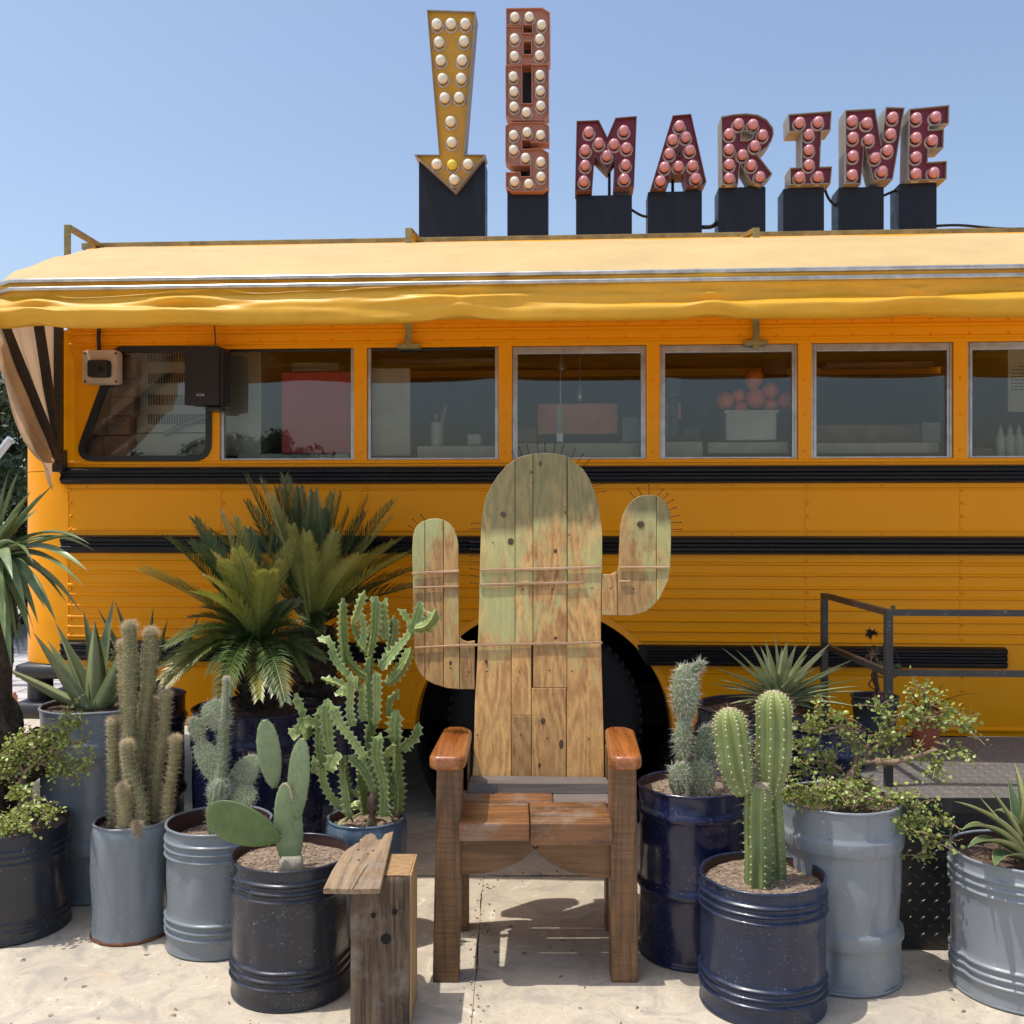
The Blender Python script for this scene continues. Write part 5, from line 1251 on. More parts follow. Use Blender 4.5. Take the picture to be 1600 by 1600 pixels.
def leafobj(name, t, mat, *a, teeth=0, **k):
    V, F, T = blade(*a, **k)
    if teeth:
        n = len(V)//6
        for i in range(1, n-2):
            for kk in (0, 4):
                for q in (0, .5):
                    p = Vector(V[i*6+kk]).lerp(Vector(V[(i+1)*6+kk]), q); out = (p-Vector(V[i*6+(4 if kk == 0 else 0)])).normalized(); d = (Vector(V[(i+1)*6+kk])-Vector(V[i*6+kk]))
                    o = len(V); V += [p-d*.12, p+d*.12, p+out*teeth+d*.15]; T += [.9, .9, 1]; F.append((o, o+1, o+2))
    o = mesh(name, V, F, mat, t, smooth=True); setattr_tint(o, T); return o

# --- aloes
def aloe(label, c, D, tips, w, key=None):
    t = thing('aloe_plant', label, 'aloe', c)
    for i, (px, py, dd, ww, bend) in enumerate(tips):
        tip = P(px, py, c.y+dd); b0 = c+Vector(((tip.x-c.x)*.12, dd*.1, -.005)); h = tip.z-c.z
        mid = Vector((c.x+(tip.x-c.x)*bend, c.y+dd*bend, c.z+h*(.5 if h > 0 else .9)+.0))
        leafobj('leaf', t, M['aloe'], b0, mid, tip, w*ww, n=18, thick=.34, keel=.28, tipfade=.10, teeth=.0035, prof=lambda k: (1-.25*k)*(1-k**2.3))
    return t
c5 = DR[5]['c']; aloe('broad grey-green aloe with toothed leaves in the tall grey drum', c5, 4.1,
  [(52, 988, -.10, 1.15, .55), (0, 1040, -.05, .8, .55), (86, 972, .03, .9, .5), (130, 953, .05, .8, .25), (148, 970, -.07, 1.1, .35), (74, 1000, .08, .8, .6), (197, 992, -.06, .9, .75), (166, 985, .1, .8, .5), (110, 1010, .12, .7, .4), (210, 1050, .0, .7, .75), (178, 935, .12, .8, .45), (95, 990, .14, .7, .5), (120, 1040, .02, .5, .5)], .085)
c6 = DR[6]['c']; aloe('second aloe with upright pointed leaves in the dark navy drum', c6, 4.4,
  [(240, 948, .0, .9, .4), (262, 967, .0, .8, .55), (311, 960, -.06, 1.0, .75), (180, 940, .05, .9, .5), (152, 950, .08, .8, .5), (205, 985, .1, .7, .5), (285, 1020, .04, .7, .7), (222, 1000, -.05, .8, .5)], .072)
# --- yucca at the left edge
yc = P(-14, 868, 3.75); yt = thing('yucca_plant', 'spiky yucca with long sword leaves and thick trunk at the left edge', 'yucca', (yc.x-.15, yc.y+.1, 0))
tips = [(15, 731, 0), (29, 737, .05), (48, 768, -.05), (86, 755, -.1), (-8, 745, .1), (-40, 760, 0), (66, 770, .12), (60, 795, .05), (134, 832, .05), (140, 850, -.1), (150, 862, .1), (138, 893, -.12), (132, 918, -.15), (118, 905, .1), (98, 935, -.05), (108, 948, .1), (128, 958, -.05), (88, 972, -.18), (60, 975, -.1), (54, 988, 0), (18, 1042, -.1), (31, 1028, -.05), (24, 1030, .1), (38, 1015, .12), (8, 1000, -.2), (48, 1000, -.12), (-10, 1020, -.1), (-30, 990, -.1), (70, 950, -.2), (40, 950, -.25), (-40, 900, -.1), (-60, 840, 0), (20, 905, -.33), (52, 880, -.33), (70, 840, -.3), (5, 960, -.3), (30, 800, -.25)]
for i, (px, py, dd) in enumerate(tips):
    tip = P(px, py, yc.y+dd); v = tip-yc; up = 1 if py < 850 else 0
    st = yc+v*.06+Vector((0, 0, -.02)); mid = yc+v*.5+Vector((0, 0, (.02 if up else .13*min(1, abs(v.x)/.25+.2))))
    leafobj('leaf', yt, M['yucca'], st, mid, tip, R.uniform(.042, .056), n=14, thick=.08, keel=.16, tipfade=.05, curl=R.uniform(-.7, .7), prof=lambda k: (.55+k*1.8 if k < .25 else 1)*(1-max(0, (k-.3)/.7)**1.8))
pts = catm([(yc.x-.12, yc.y+.18, -.02), (yc.x-.12, yc.y+.14, .7), (yc.x-.03, yc.y+.05, 1.1), yc], 5)
V, F = tubeg(pts, [.14-.075*i/(len(pts)-1)+.006*math.sin(i*2.6) for i in range(len(pts))], 16); V = [(v[0]+.012*nz(v[0]*20, v[1]*20, v[2]*14), v[1]+.012*nz(v[1]*20, v[0]*20, v[2]*14), v[2]) for v in V]; mesh('trunk', V, F, M['barkd'], yt)
rk = thing('tree_stump', 'dark brown cracked stump standing behind the jade bush at the left edge', 'stump', P(10, 1250, 3.9))
for nm, (px, py, rx, rz, d) in (('stump_body', (-6, 1165, .105, .20, 3.9)), ('broken_root', (62, 1162, .07, .055, 3.88)), ('broken_root', (38, 1190, .10, .08, 3.92))):
    c = P(px, py, d); V, F = ballg((0, 0, 0), 1, 24, 16); V = [(c.x+v[0]*rx*(1+.3*nz(v[0]*2.5, v[1]*2.5, v[2]*2.5+px)), c.y+v[1]*rx*(1+.3*nz(v[1]*2, v[0]*2, v[2])), c.z+v[2]*rz*(1+.35*nz(v[0]*2.2, v[1]*2.2+9, v[2]*2.2))) for v in V]; mesh(nm, V, F, M['barkd'], rk)

# --- columns
def column(t, pts, r, ribs, depth, mat, name='stem', seg=5, round_=.8, phase=0, sides=None, base_taper=1.0, tint=None):
    path = catm(pts, seg); n = len(path); L = [0]
    for i in range(1, n): L.append(L[-1]+(path[i]-path[i-1]).length)
    T = L[-1]
    # resample the last stretch for a round tip
    out = [(p, r*(base_taper+(1-base_taper)*min(1, l/T*3))) for p, l in zip(path, L) if l < T-r*1.05]
    d = (path[-1]-path[-2]).normalized(); e = path[-1]-d*r*1.0
    for k in range(8):
        a = k/7*math.pi/2*.985; out.append((e+d*(r*math.sin(a)), r*max(.06, math.cos(a))))
    V, F = tubeg([p for p, _ in out], [q for _, q in out], sides or ribs*6, True, ribs, depth, phase)
    o = mesh(name, V, F, mat, t, smooth=True)
    if tint is not None: sN = sides or ribs*6; setattr_tint(o, [max(0, min(1, (i//sN-len(out)+13)/13))*tint+(.45 if (i % sN) % 6 == 0 else 0) for i in range(len(V))])
    return o, out
def ribhair(out, ribs, phase, per, L, wd, rnd, spread=.9, rscale=1.0, depth=0):
    fr = frames([p for p, _ in out]); P_, D_ = [], []
    for i in range(len(fr)-1):
        p, t_, u, v = fr[i]; q = fr[i+1][0]; l = (q-p).length; m_ = max(1, int(l*per))
        for s_ in range(m_):
            for k in range(ribs):
                a = 2*math.pi*k/ribs+phase; d = u*math.cos(a)+v*math.sin(a); rr = out[i][1]*rscale
                b = p.lerp(q, (s_+rnd.random()*.6)/m_)+d*rr
                for _ in range(4):
                    P_.append(b); D_.append((d+Vector((rnd.gauss(0, spread), rnd.gauss(0, spread), rnd.gauss(.15, spread)))).normalized())
    return spikes(P_, D_, L, wd, rnd)
c2_ = DR[2]['c']; hc = thing('hairy_column_cactus', 'cluster of tall woolly column cacti in the grey drum, left side', 'cactus', c2_)
cols = [(203, 970, 203, 1290, 10.5, -.02), (236, 980, 213, 1290, 10.5, .03), (177, 1120, 178, 1285, 8.6, .0), (198, 1156, 222, 1296, 9, -.07), (193, 1224, 195, 1300, 10, -.09), (259, 1078, 243, 1285, 9, .03), (274, 1148, 262, 1285, 8.5, -.01), (241, 1090, 232, 1280, 7, .06), (192, 1000, 200, 1280, 7.5, .07), (214, 1283, 214, 1300, 7, -.1)]
rh = random.Random(4); g = G()
for i, (tx, ty, bx, by, w_, dd) in enumerate(cols):
    D = c2_.y+dd; a = P(bx, by, D); a.z = c2_.z-.01; b = P(tx, ty, D)
    mid = a.lerp(b, .35)+Vector(((a.x-b.x)*.25, 0, 0)); up = a.lerp(b, .75)+Vector(((b.x-a.x)*.12, 0, 0))
    o, out = column(hc, [a, mid, up, b], w_*.95*D/1600, 14, .14, M['hairc'], sides=42, seg=7)
    V, F = ribhair(out, 14, 0, 85, .009, .0007, rh, .8); g.add(V, F)
    V, F = ribhair(out, 14, .2, 9, .018, .0007, rh, .7); g.add(V, F)
g.mesh('woolly_hairs', M['hairs'], hc, kind='stuff')
# --- green cereus with arms
c11 = DR[11]['c']; ce = thing('column_cactus', 'fat ribbed green column cactus with three arms in the low navy drum', 'cactus', c11)
Dc = 3.13; rh = random.Random(9); g = G(); ga = G()
def cx_(px, py, d=0): return P(px, py, Dc+d)
stems = [([(1184, 1393), (1185, 1340), (1184, 1280), (1186, 1224)], 21.5, 0, 6, .3), ([(1214, 1392), (1212, 1330), (1208, 1270), (1203, 1215)], 15.5, .05, 6, .1),
  ([(1203, 1240), (1207, 1200), (1210, 1150), (1209, 1080)], 29, .02, 9, .6), ([(1162, 1240), (1152, 1210), (1146, 1175), (1138, 1107)], 27, -.01, 9, .5)]
for pts_, w_, d, rb, tn in stems:
    pts3 = [cx_(x, y, d) for x, y in pts_]
    if pts_[0][1] > 1300: pts3[0].z = c11.z-.01
    bt = .55 if pts_[0][1] < 1300 else 1.0
    o, out = column(ce, pts3, w_*Dc/1600, rb, .30, M['cereus'], sides=rb*8, seg=8, base_taper=bt, tint=tn)
    fr = frames([p for p, _ in out]); 
    acc = 0; nxt = .01
    for i in range(1, len(fr)):
        acc += (fr[i][0]-fr[i-1][0]).length
        if acc < nxt and i < len(fr)-8: continue
        nxt = acc+.0185
        p, t_, u, v = fr[i]
        for k in range(rb):
            a = 2*math.pi*k/rb; dv = u*math.cos(a)+v*math.sin(a); q = p+dv*out[i][1]
            ga.add(*ballg(q, .0030, 6, 4))
            n_ = 4; ds = [(dv+Vector((rh.gauss(0, .65), rh.gauss(0, .65), rh.gauss(0, .65)))).normalized() for _ in range(n_)]
            g.add(*spikes([q]*n_, ds, .013, .0011, rh))
            if rh.random() < .5: g.add(*spikes([q], [(dv+Vector((rh.gauss(0, .3), rh.gauss(0, .3), rh.gauss(0, .3)))).normalized()], .028, .0011, rh))
g.mesh('spines', M['spinebr'], ce, kind='stuff'); ga.mesh('areoles', M['areole'], ce, kind='stuff', smooth=True)
V, F = ballg(cx_(1190, 1228, .0), .03, 14, 8, (1, .8, .45)); mesh('cut_top', V, F, M['corky'], ce, smooth=True)

# --- prickly pears
def pad(t, c, up, nrm, w, h, th, mat, name='pad', egg=.22, wob=.04):
    up = up.normalized(); nrm = (nrm-up*nrm.dot(up)).normalized(); s = up.cross(nrm); V = []; F = []; nu, nv = 30, 15; seed = c.x*40
    for i in range(nv+1):
        ph = math.pi*i/nv
        for k in range(nu):
            a = 2*math.pi*k/nu; x = math.cos(a); z = math.sin(a)*1.0
            y = math.cos(ph); q = math.sin(ph)
            # (x,z) run round the rim, y is thickness
            R_ = q; ex = x*R_*(1+egg*z*R_)*(1+wob*nz(x*2+seed, z*2, 1)); ez = z*R_
            V.append(c+s*(ex*w/2)+up*(ez*h/2)+nrm*(y*th/2*(1-.25*abs(z*R_))+.012*w*nz(ex*3+seed, ez*3, 2)+.06*w*(ex*ex-.3)))
    for i in range(nv):
        for k in range(nu): a = i*nu+k; b = i*nu+(k+1) % nu; F.append((a, a+nu, b+nu, b))
    return mesh(name, V, F, mat, t, smooth=True), (c, up, nrm, s, w, h, th, egg)
def padpts(info, rnd, n, rim=0):
    c, up, nrm, s, w, h, th, egg = info; P_, D_ = [], []
    rows = int(math.sqrt(n*h/w)); cols_ = max(2, int(n/rows))
    for i in range(rows):
        for j in range(cols_):
            x = -1+2*(j+.5*(i % 2)+.25)/cols_+rnd.gauss(0, .04); z = -1+2*(i+.5)/rows+rnd.gauss(0, .03); q = x*x+z*z
            if q > .93: continue
            for sd in (-1, 1):
                y = math.sqrt(1-q); P_.append(c+s*(x*(1+egg*z)*w/2)+up*(z*h/2)+nrm*(sd*y*th/2)); D_.append((nrm*sd*y+s*x*.6+up*z*.6).normalized())
    for k in range(rim):
        a = 2*math.pi*k/rim; x, z = math.cos(a), math.sin(a); P_.append(c+s*(x*(1+egg*z)*w/2)+up*(z*h/2)); D_.append(s*x+up*z)
    return P_, D_
def padpx(t, D, x0, y0, x1, y1, wpx, mat, tilt=(0, -1, 0), th=.018, **k):
    """pad from base pixel to tip pixel with width in px"""
    a, b = P(x0, y0, D), P(x1, y1, D); return pad(t, (a+b)/2, b-a, Vector(tilt), wpx*D/1600, (b-a).length, th, mat, **k)
c4 = DR[4]['c']; op_ = thing('prickly_pear', 'smooth grey-green prickly pear with broad oval pads in the black drum', 'cactus', c4)
rh = random.Random(3); D = 3.20; ga = G(); infos = []
for (x0, y0, x1, y1, w_, m_, tl, dd, th, eg) in ((455, 1362, 447, 1222, 45, 'pad', (.2, -1, 0), -.04, .03, .05), (429, 1232, 413, 1124, 36, 'pad', (.35, -1, 0), -.02, .020, .1), (462, 1282, 472, 1153, 37, 'pad', (-.25, -1, 0), -.05, .020, .08), (438, 1312, 322, 1266, 66, 'paddk', (.25, -1, -.25), -.07, .022, .22)):
    o, inf = padpx(op_, D+dd, x0, y0, x1, y1, w_, M[m_], tl, th, egg=eg)
    infos.append(inf)
    P_, D_ = padpts(inf, rh, 46, 14)
    for p in P_: ga.add(*ballg(p, .0022, 5, 3))
    if m_ == 'pad': g2 = G(); g2.add(*spikes(P_, [(d+Vector((rh.gauss(0, .4), 0, rh.gauss(0, .4)))).normalized() for d in D_], .006, .0009, rh)); g2.mesh('short_spines', M['spine'], op_, kind='stuff')
ga.mesh('areoles', M['dot'], op_, kind='stuff')
a, b = P(455, 1362, D-.04), P(455, 1336, D-.04); a.z = c4.z-.01
V, F = tubeg([a, a.lerp(b, .5), b], [.040, .038, .034], 18); V = [(v[0], D-.04+(v[1]-D+.04)*.62, v[2]) for v in V]; mesh('corky_base', V, F, M['corky'], op_, smooth=True)
V, F = tubeg(catm([P(437, 1231, D-.058), P(444, 1225, D-.062), P(452, 1231, D-.062), P(457, 1248, D-.062)], 4), .0035, 6); mesh('dry_scar', V, F, M['corky'], op_)
# hairy prickly pear (left)
def hairypear(label, key, specs, D, hairmat, L, seed, per=70, base=None, tubes=()):
    t = thing('hairy_prickly_pear', label, 'cactus', DR[key]['c']); rh = random.Random(seed); g = G()
    for (x0, y0, x1, y1, w_, tl, dd, th) in specs:
        o, inf = padpx(t, D+dd, x0, y0, x1, y1, w_, M['padh'], tl, th, egg=.12)
        P_, D_ = padpts(inf, rh, per*(inf[4]*inf[5])/(.07*.10), 26)
        P2, D2 = [], []
        for p, d in zip(P_, D_):
            for _ in range(4): P2.append(p); D2.append((d*.8+Vector((rh.gauss(0, .6), rh.gauss(0, .5), rh.gauss(-.25, .6)))).normalized())
        g.add(*spikes(P2, D2, L, .0008 if key == 3 else .0012, rh))
    for pts_, w_, dd, hl in tubes:
        pts3 = [P(x, y, D+dd) for x, y in pts_]; 
        if pts_[0][1] > 1200: pts3[0].z = DR[key]['c'].z-.01
        o, out = column(t, pts3, w_*D/1600, 10, .06, M['padh'], seg=6, sides=30)
        g.add(*ribhair(out, 12, 0, 70, hl, .0008, rh, .8))
    g.mesh('long_white_hairs', M[hairmat], t, kind='stuff'); return t
hairypear('hairy prickly pear with a long central stem in the ringed grey drum', 3,
  [(352, 1122, 331, 1096, 26, (.9, -.6, 0), 0, .016), (349, 1140, 329, 1095, 44, (.2, -1, 0), -.01, .018), (313, 1158, 301, 1120, 25, (.35, -1, 0), 0, .014), (344, 1226, 311, 1156, 35, (.3, -1, 0), 0, .018), (354, 1252, 402, 1181, 42, (-.35, -1, 0), .02, .018), (362, 1262, 398, 1232, 34, (0, -1, .3), -.01, .016)],
  3.55, 'spine', .016, 5, tubes=[([(341, 1270), (344, 1235), (348, 1180), (350, 1120)], 9, -.0, .018), ([(340, 1275), (341, 1252), (343, 1232), (346, 1215)], 15, -.01, .02), ([(349, 1128), (352, 1100), (353, 1080), (354, 1057)], 4.5, -.02, .008)])
hairypear('stacked white-spined prickly pear in the tall glossy navy drum', 10,
  [(1071, 1132, 1070, 1037, 45, (.25, -1, 0), 0, .05), (1066, 1196, 1068, 1118, 28, (0, -1, 0), -.01, .035), (1094, 1250, 1092, 1188, 50, (-.2, -1, 0), .0, .03), (1104, 1200, 1108, 1132, 42, (.3, -1, 0), .05, .02), (1122, 1195, 1170, 1150, 40, (0, -1, .2), .06, .02), (1136, 1240, 1174, 1188, 44, (-.3, -1, 0), .08, .02), (1060, 1245, 1062, 1191, 34, (.1, -1, 0), -.04, .036), (1080, 1052, 1098, 1033, 14, (.2, -1, 0), 0, .016)],
  3.47, 'spine', .022, 6, per=42)

# --- euphorbia: toothed three-winged branches
ec = DR[9]['c']; eu = thing('candelabra_euphorbia', 'tall branching euphorbia with toothed ribbed stems left of the chair', 'euphorbia', ec)
def wing(t, pts, r, mat, twist=0, pitch=.021, amp=.36, ribs=3, name='branch', tw0=0):
    path = catm(pts, 8); L = [0]
    for i in range(1, len(path)): L.append(L[-1]+(path[i]-path[i-1]).length)
    T = L[-1]; n = max(4, int(T/pitch*4)); out = []
    j = 0
    for i in range(n+1):
        l = T*i/n
        while j < len(L)-2 and L[j+1] < l: j += 1
        f = (l-L[j])/max(1e-6, L[j+1]-L[j]); out.append(path[j].lerp(path[j+1], min(1, f)))
    fr = frames(out); V = []; F = []; Tn = []; S = ribs*6
    for i, (p, t_, u, v) in enumerate(fr):
        ph = i % 4; tooth = (1.0, .72, .80, 1.30)[ph]; e = min(1, (n-i+.6)/5)*min(1, .7+i/6); rr = r*(1+.18*math.sin(i*.11+tw0*3))
        for k in range(S):
            a = 2*math.pi*k/S; kk = k % 6; core = .36
            q = (1.0 if kk == 0 else core+(.18 if kk in (1, 5) else 0.0)*1.0)
            rad = rr*e*(q*(tooth if kk == 0 else 1)); aa = a+tw0+twist*i*.03; V.append(p+u*(math.cos(aa)*rad)+v*(math.sin(aa)*rad)+(t_*(.004 if (ph == 3 and kk == 0) else 0))); Tn.append((.45+.5*abs(nz(i*.23+tw0*9, k*.7, 1))*1.6) if kk == 0 else (.35 if kk == 3 else .0))
    for i in range(n):
        for k in range(S): a = i*S+k; b = i*S+(k+1) % S; F.append((a, b, b+S, a+S))
    F.append(tuple(range(n*S, (n+1)*S)))
    o = mesh(name, V, F, mat, t, smooth=True, flat_angle=50); setattr_tint(o, Tn)
z2_ = lambda x, y: (450+x/6.4, 900+y/6.4); z3_ = lambda x, y: (450+x/6.4, 1080+y/6.4)
br = [ # upper picture
 (z2_, [(800, 800), (850, 560), (870, 300), (880, 200)], 46, 0), (z2_, [(560, 880), (545, 600), (540, 400), (548, 220)], 40, .02), (z2_, [(640, 480), (680, 380), (720, 260), (765, 150)], 38, -.03), (z2_, [(640, 460), (700, 640), (770, 740), (840, 800)], 38, .03),
 (z2_, [(980, 640), (975, 480), (965, 330), (985, 215)], 40, .03), (z2_, [(940, 900), (990, 800), (1040, 640), (1060, 400)], 42, .04), (z2_, [(930, 930), (1060, 780), (1180, 640), (1260, 520)], 46, -.02), (z2_, [(1230, 560), (1280, 440), (1310, 340), (1330, 250)], 60, -.03), (z2_, [(1270, 520), (1370, 500), (1440, 430), (1480, 340)], 56, -.04),
 (z2_, [(1250, 500), (1180, 420), (1140, 360), (1100, 330)], 36, 0), (z2_, [(980, 1080), (1080, 1000), (1170, 860), (1230, 710)], 46, .02), (z2_, [(600, 1000), (480, 860), (430, 740), (440, 700)], 44, .0), (z2_, [(450, 740), (400, 660), (340, 640), (290, 620)], 40, -.02), (z2_, [(780, 1000), (680, 920), (600, 820), (580, 700)], 40, .02),
 (z2_, [(870, 1480), (885, 1300), (880, 1100), (875, 950)], 44, -.05), (z2_, [(760, 1450), (740, 1300), (745, 1180), (770, 1080)], 36, .0), (z2_, [(650, 1500), (620, 1350), (630, 1150), (630, 960)], 42, -.04), (z2_, [(600, 1150), (520, 1080), (430, 1050), (330, 1020)], 40, -.02), (z2_, [(850, 1480), (840, 1200), (810, 1000), (830, 780)], 50, .04),
 (z2_, [(700, 1000), (690, 1060), (700, 1120), (760, 1100)], 30, -.05), (z2_, [(1000, 1400), (1010, 1250), (1080, 1180), (1100, 1130)], 36, .05), (z2_, [(740, 700), (760, 560), (740, 420), (700, 330)], 36, .0), (z2_, [(860, 560), (900, 450), (890, 320), (830, 200)], 40, .02), (z2_, [(600, 1180), (540, 1160), (500, 1180), (460, 1170)], 34, -.03),
 # lower picture
 (z3_, [(620, 1250), (590, 1000), (560, 800), (580, 640)], 48, -.03), (z3_, [(540, 1170), (430, 1050), (360, 900), (340, 720)], 44, .0), (z3_, [(350, 760), (310, 550), (330, 350), (340, 150)], 50, -.01), (z3_, [(450, 760), (400, 500), (380, 250), (400, 70)], 50, -.04), (z3_, [(780, 680), (640, 480), (500, 300), (430, 130)], 46, -.05),
 (z3_, [(960, 1250), (960, 900), (900, 650), (930, 420)], 52, -.03), (z3_, [(1090, 1240), (1110, 1000), (1080, 800), (1090, 420)], 48, .02), (z3_, [(850, 1020), (780, 850), (720, 760), (600, 640)], 44, -.04), (z3_, [(780, 700), (860, 900), (900, 1000), (930, 1250)], 46, .02), (z3_, [(1090, 500), (1080, 350), (1090, 250), (1070, 180)], 62, .0),
 (z3_, [(1140, 590), (1190, 520), (1260, 460), (1310, 310)], 54, .0), (z3_, [(320, 330), (240, 300), (160, 310), (100, 440)], 44, -.02), (z3_, [(150, 320), (130, 200), (90, 120), (75, 20)], 42, -.02), (z3_, [(120, 420), (60, 440), (30, 400), (0, 370)], 36, -.02), (z3_, [(960, 640), (1010, 590), (1040, 560), (1090, 540)], 44, -.06),
 (z3_, [(760, 1240), (740, 1000), (720, 900), (740, 700)], 40, .05), (z3_, [(1010, 900), (1060, 820), (1100, 760), (1130, 640)], 40, .03), (z3_, [(700, 1050), (660, 1020), (630, 1000), (620, 980)], 34, -.02), (z3_, [(430, 800), (460, 700), (500, 640), (480, 600)], 52, -.05), (z3_, [(260, 820), (270, 740), (260, 680), (250, 640)], 36, .03), (z3_, [(180, 480), (200, 400), (210, 350), (250, 300)], 40, .0),
 (z3_, [(640, 1150), (680, 1130), (700, 1160), (620, 1150)], 26, -.07), (z3_, [(850, 700), (800, 500), (820, 350), (810, 300)], 52, .04), (z3_, [(1000, 1100), (1020, 1000), (980, 800), (1000, 560)], 40, .05)]
for f_, pts_, w_, dd in br:
    D = 3.60+dd*1.5; wing(eu, [P(*f_(x, y), D) for x, y in pts_], w_/6.4*D/1600*1.4, M['euph'], twist=R.uniform(-.5, .5), tw0=R.uniform(0, 2))
V, F = tubeg(catm([Vector((P(580, 1250, 3.6).x, 3.62, ec.z-.01)), P(581, 1268, 3.6), P(583, 1240, 3.6)], 5), [.014+.004*math.sin(i) for i in range(11)], 10); mesh('woody_trunk', V, F, M['bark'], eu, smooth=True)
for k in range(12):
    p = P(R.uniform(530, 615), 1288, 3.6); p.z = ec.z+.01; p.y += R.uniform(-.07, .1); q = p+Vector((R.gauss(0, .03), R.gauss(0, .03), R.uniform(.02, .05))); leafobj('small_leaf', eu, M['euph'], p, p.lerp(q, .5)+Vector((0, 0, .01)), q, .012, n=6)

# --- sago palms
def sago(label, c, crown, specs, dark=.0, wseed=1, trunkr=.075):
    t = thing('sago_palm', label, 'palm', c); rn = random.Random(wseed)
    V, F = tubeg(catm([c+Vector((0, 0, -.02)), c.lerp(crown, .5), crown], 8), [trunkr*(1+.12*math.sin(i*2.2)) for i in range(17)], 24)
    V = [(v[0]+.014*nz(v[0]*30, v[1]*30, v[2]*30), v[1]+.014*nz(v[1]*30+5, v[0]*30, v[2]*30), v[2]) for v in V]; mesh('trunk', V, F, M['barkd'], t)
    g = G()
    for _ in range(220):
        a = rn.uniform(0, 6.28); h = rn.random(); p = c.lerp(crown, h)+Vector((math.cos(a), math.sin(a), 0))*trunkr*.9; d = Vector((math.cos(a)*.7, math.sin(a)*.7, .8)); g.add(*spikes([p], [d], .05, .012, rn))
    g.mesh('leaf_bases', M['barkd'], t, kind='stuff')
    specs = specs+[(px+rn.uniform(-26, 26), py+rn.uniform(-8, 34), dd+rn.uniform(-.12, .12), droop*1.1, dk) for (px, py, dd, droop, dk) in specs if rn.random() < .62]
    for (px, py, dd, droop, dk) in specs:
        tip = P(px, py, crown.y+dd); v = tip-crown; L = v.length
        mid = crown+v*.45+Vector((0, 0, L*droop)); pts = bez(crown+v*.02, mid, tip, 58)
        V = []; F = []; T = []
        fr = frames(pts)
        V0, F0 = tubeg(pts, [.0042*(1-.75*i/57) for i in range(58)], 5); V += V0; F += F0; T += [.25]*len(V0)
        side0 = v.cross(Vector((0, 0, 1)));
        if side0.length < .05: side0 = Vector((1, 0, 0))
        nrm_tilt = rn.uniform(-.5, .5); brown = rn.random() < .35
        for i in range(6, 58):
            p, t_, _, _ = fr[i]; k = i/57
            s = side0-t_*side0.dot(t_); s = s.normalized() if s.length > 1e-4 else t_.orthogonal().normalized(); n_ = s.cross(t_).normalized()
            s, n_ = s*math.cos(nrm_tilt)+n_*math.sin(nrm_tilt), n_*math.cos(nrm_tilt)-s*math.sin(nrm_tilt)
            if n_.z < 0: n_ = -n_
            ll = .108*min(1, (k-.05)*4.2+.25)*(1-max(0, k-.62)/.38*.62)*rn.uniform(.9, 1.08)*(L/.55)**.5
            for sg in (-1, 1):
                d = (s*sg*.74+t_*(.68+.5*k)+n_*(.34+rn.uniform(-.12, .12))).normalized(); q = d.cross(n_).normalized()*.0034; e = p+d*ll+t_*ll*.10+Vector((0, 0, -.012*rn.random())); m_ = p+d*ll*.5+n_*ll*.05
                o = len(V); V += [p-q*.7, p+q*.7, m_+q, m_-q, e]; F += [(o, o+1, o+2, o+3), (o+3, o+2, o+4)]
                tt = (1.0 if brown else .45)*max(0, k-.45)*1.6; T += [tt*.3, tt*.3, tt*.7, tt*.7, min(1, tt+.25)]
        o = mesh('frond', V, F, M['cycad_dk'] if dk else M['cycad'], t); setattr_tint(o, T)
    return t
c7 = DR[7]['c']; cr7 = P(402, 1005, 4.28)
sago('large sago palm with feathery fronds in the wide navy drum', c7+Vector((0, 0, 0)), cr7,
 [(228, 888, -.15, .10, 0), (262, 842, .05, .12, 1), (305, 815, .1, .10, 1), (345, 805, -.05, .12, 0), (335, 868, -.25, .20, 0), (372, 862, -.3, .16, 0), (420, 895, -.35, .25, 0), (455, 850, -.1, .08, 0), (318, 900, -.3, .2, 0), (388, 830, .1, .05, 1), (425, 845, .0, .05, 0), (300, 850, 0, .15, 1), (440, 880, -.15, .1, 0),
  (262, 1010, -.2, .28, 1), (240, 1050, -.1, .25, 1), (285, 1055, -.35, .22, 1), (505, 1030, -.1, .2, 1), (470, 970, -.25, .2, 1), (430, 1080, -.4, .25, 1), (360, 1085, -.45, .3, 1), (330, 1050, -.35, .3, 1), (480, 1060, -.3, .28, 1), (300, 985, -.1, .3, 1), (255, 1060, -.25, .32, 0), (405, 1090, -.4, .2, 0), (450, 940, .1, .1, 1), (350, 930, .1, .15, 1), (320, 950, -.1, .25, 1), (500, 990, .1, .2, 1)], wseed=3)
c8 = DR[8]['c']; cr8 = P(487, 985, 4.55)
sago('rear sago palm spreading high against the bus side', c8+Vector((-.05, 0, 0)), cr8,
 [(385, 748, .0, .04, 1), (408, 755, -.1, .05, 1), (422, 780, -.2, .05, 0), (445, 748, .1, .03, 1), (468, 765, .1, .03, 1), (490, 772, .05, .03, 1), (520, 775, .1, .04, 1), (575, 780, .1, .06, 1), (612, 788, .1, .08, 1), (612, 810, -.05, .1, 0), (630, 840, -.05, .12, 0), (640, 865, .0, .12, 1), (645, 890, .05, .1, 1), (612, 850, -.2, .1, 0), (455, 825, -.25, .05, 0), (478, 835, -.3, .06, 0), (523, 835, -.25, .05, 0), (505, 800, .1, .03, 1), (545, 800, .0, .06, 1), (400, 800, -.1, .08, 1), (360, 820, .0, .1, 1), (560, 870, -.3, .12, 0), (600, 910, -.1, .15, 1), (330, 830, .1, .1, 1), (430, 800, .1, .04, 1), (515, 960, -.2, .2, 1), (560, 940, -.15, .2, 1), (540, 1030, -.1, .25, 1)], wseed=8, trunkr=.095)

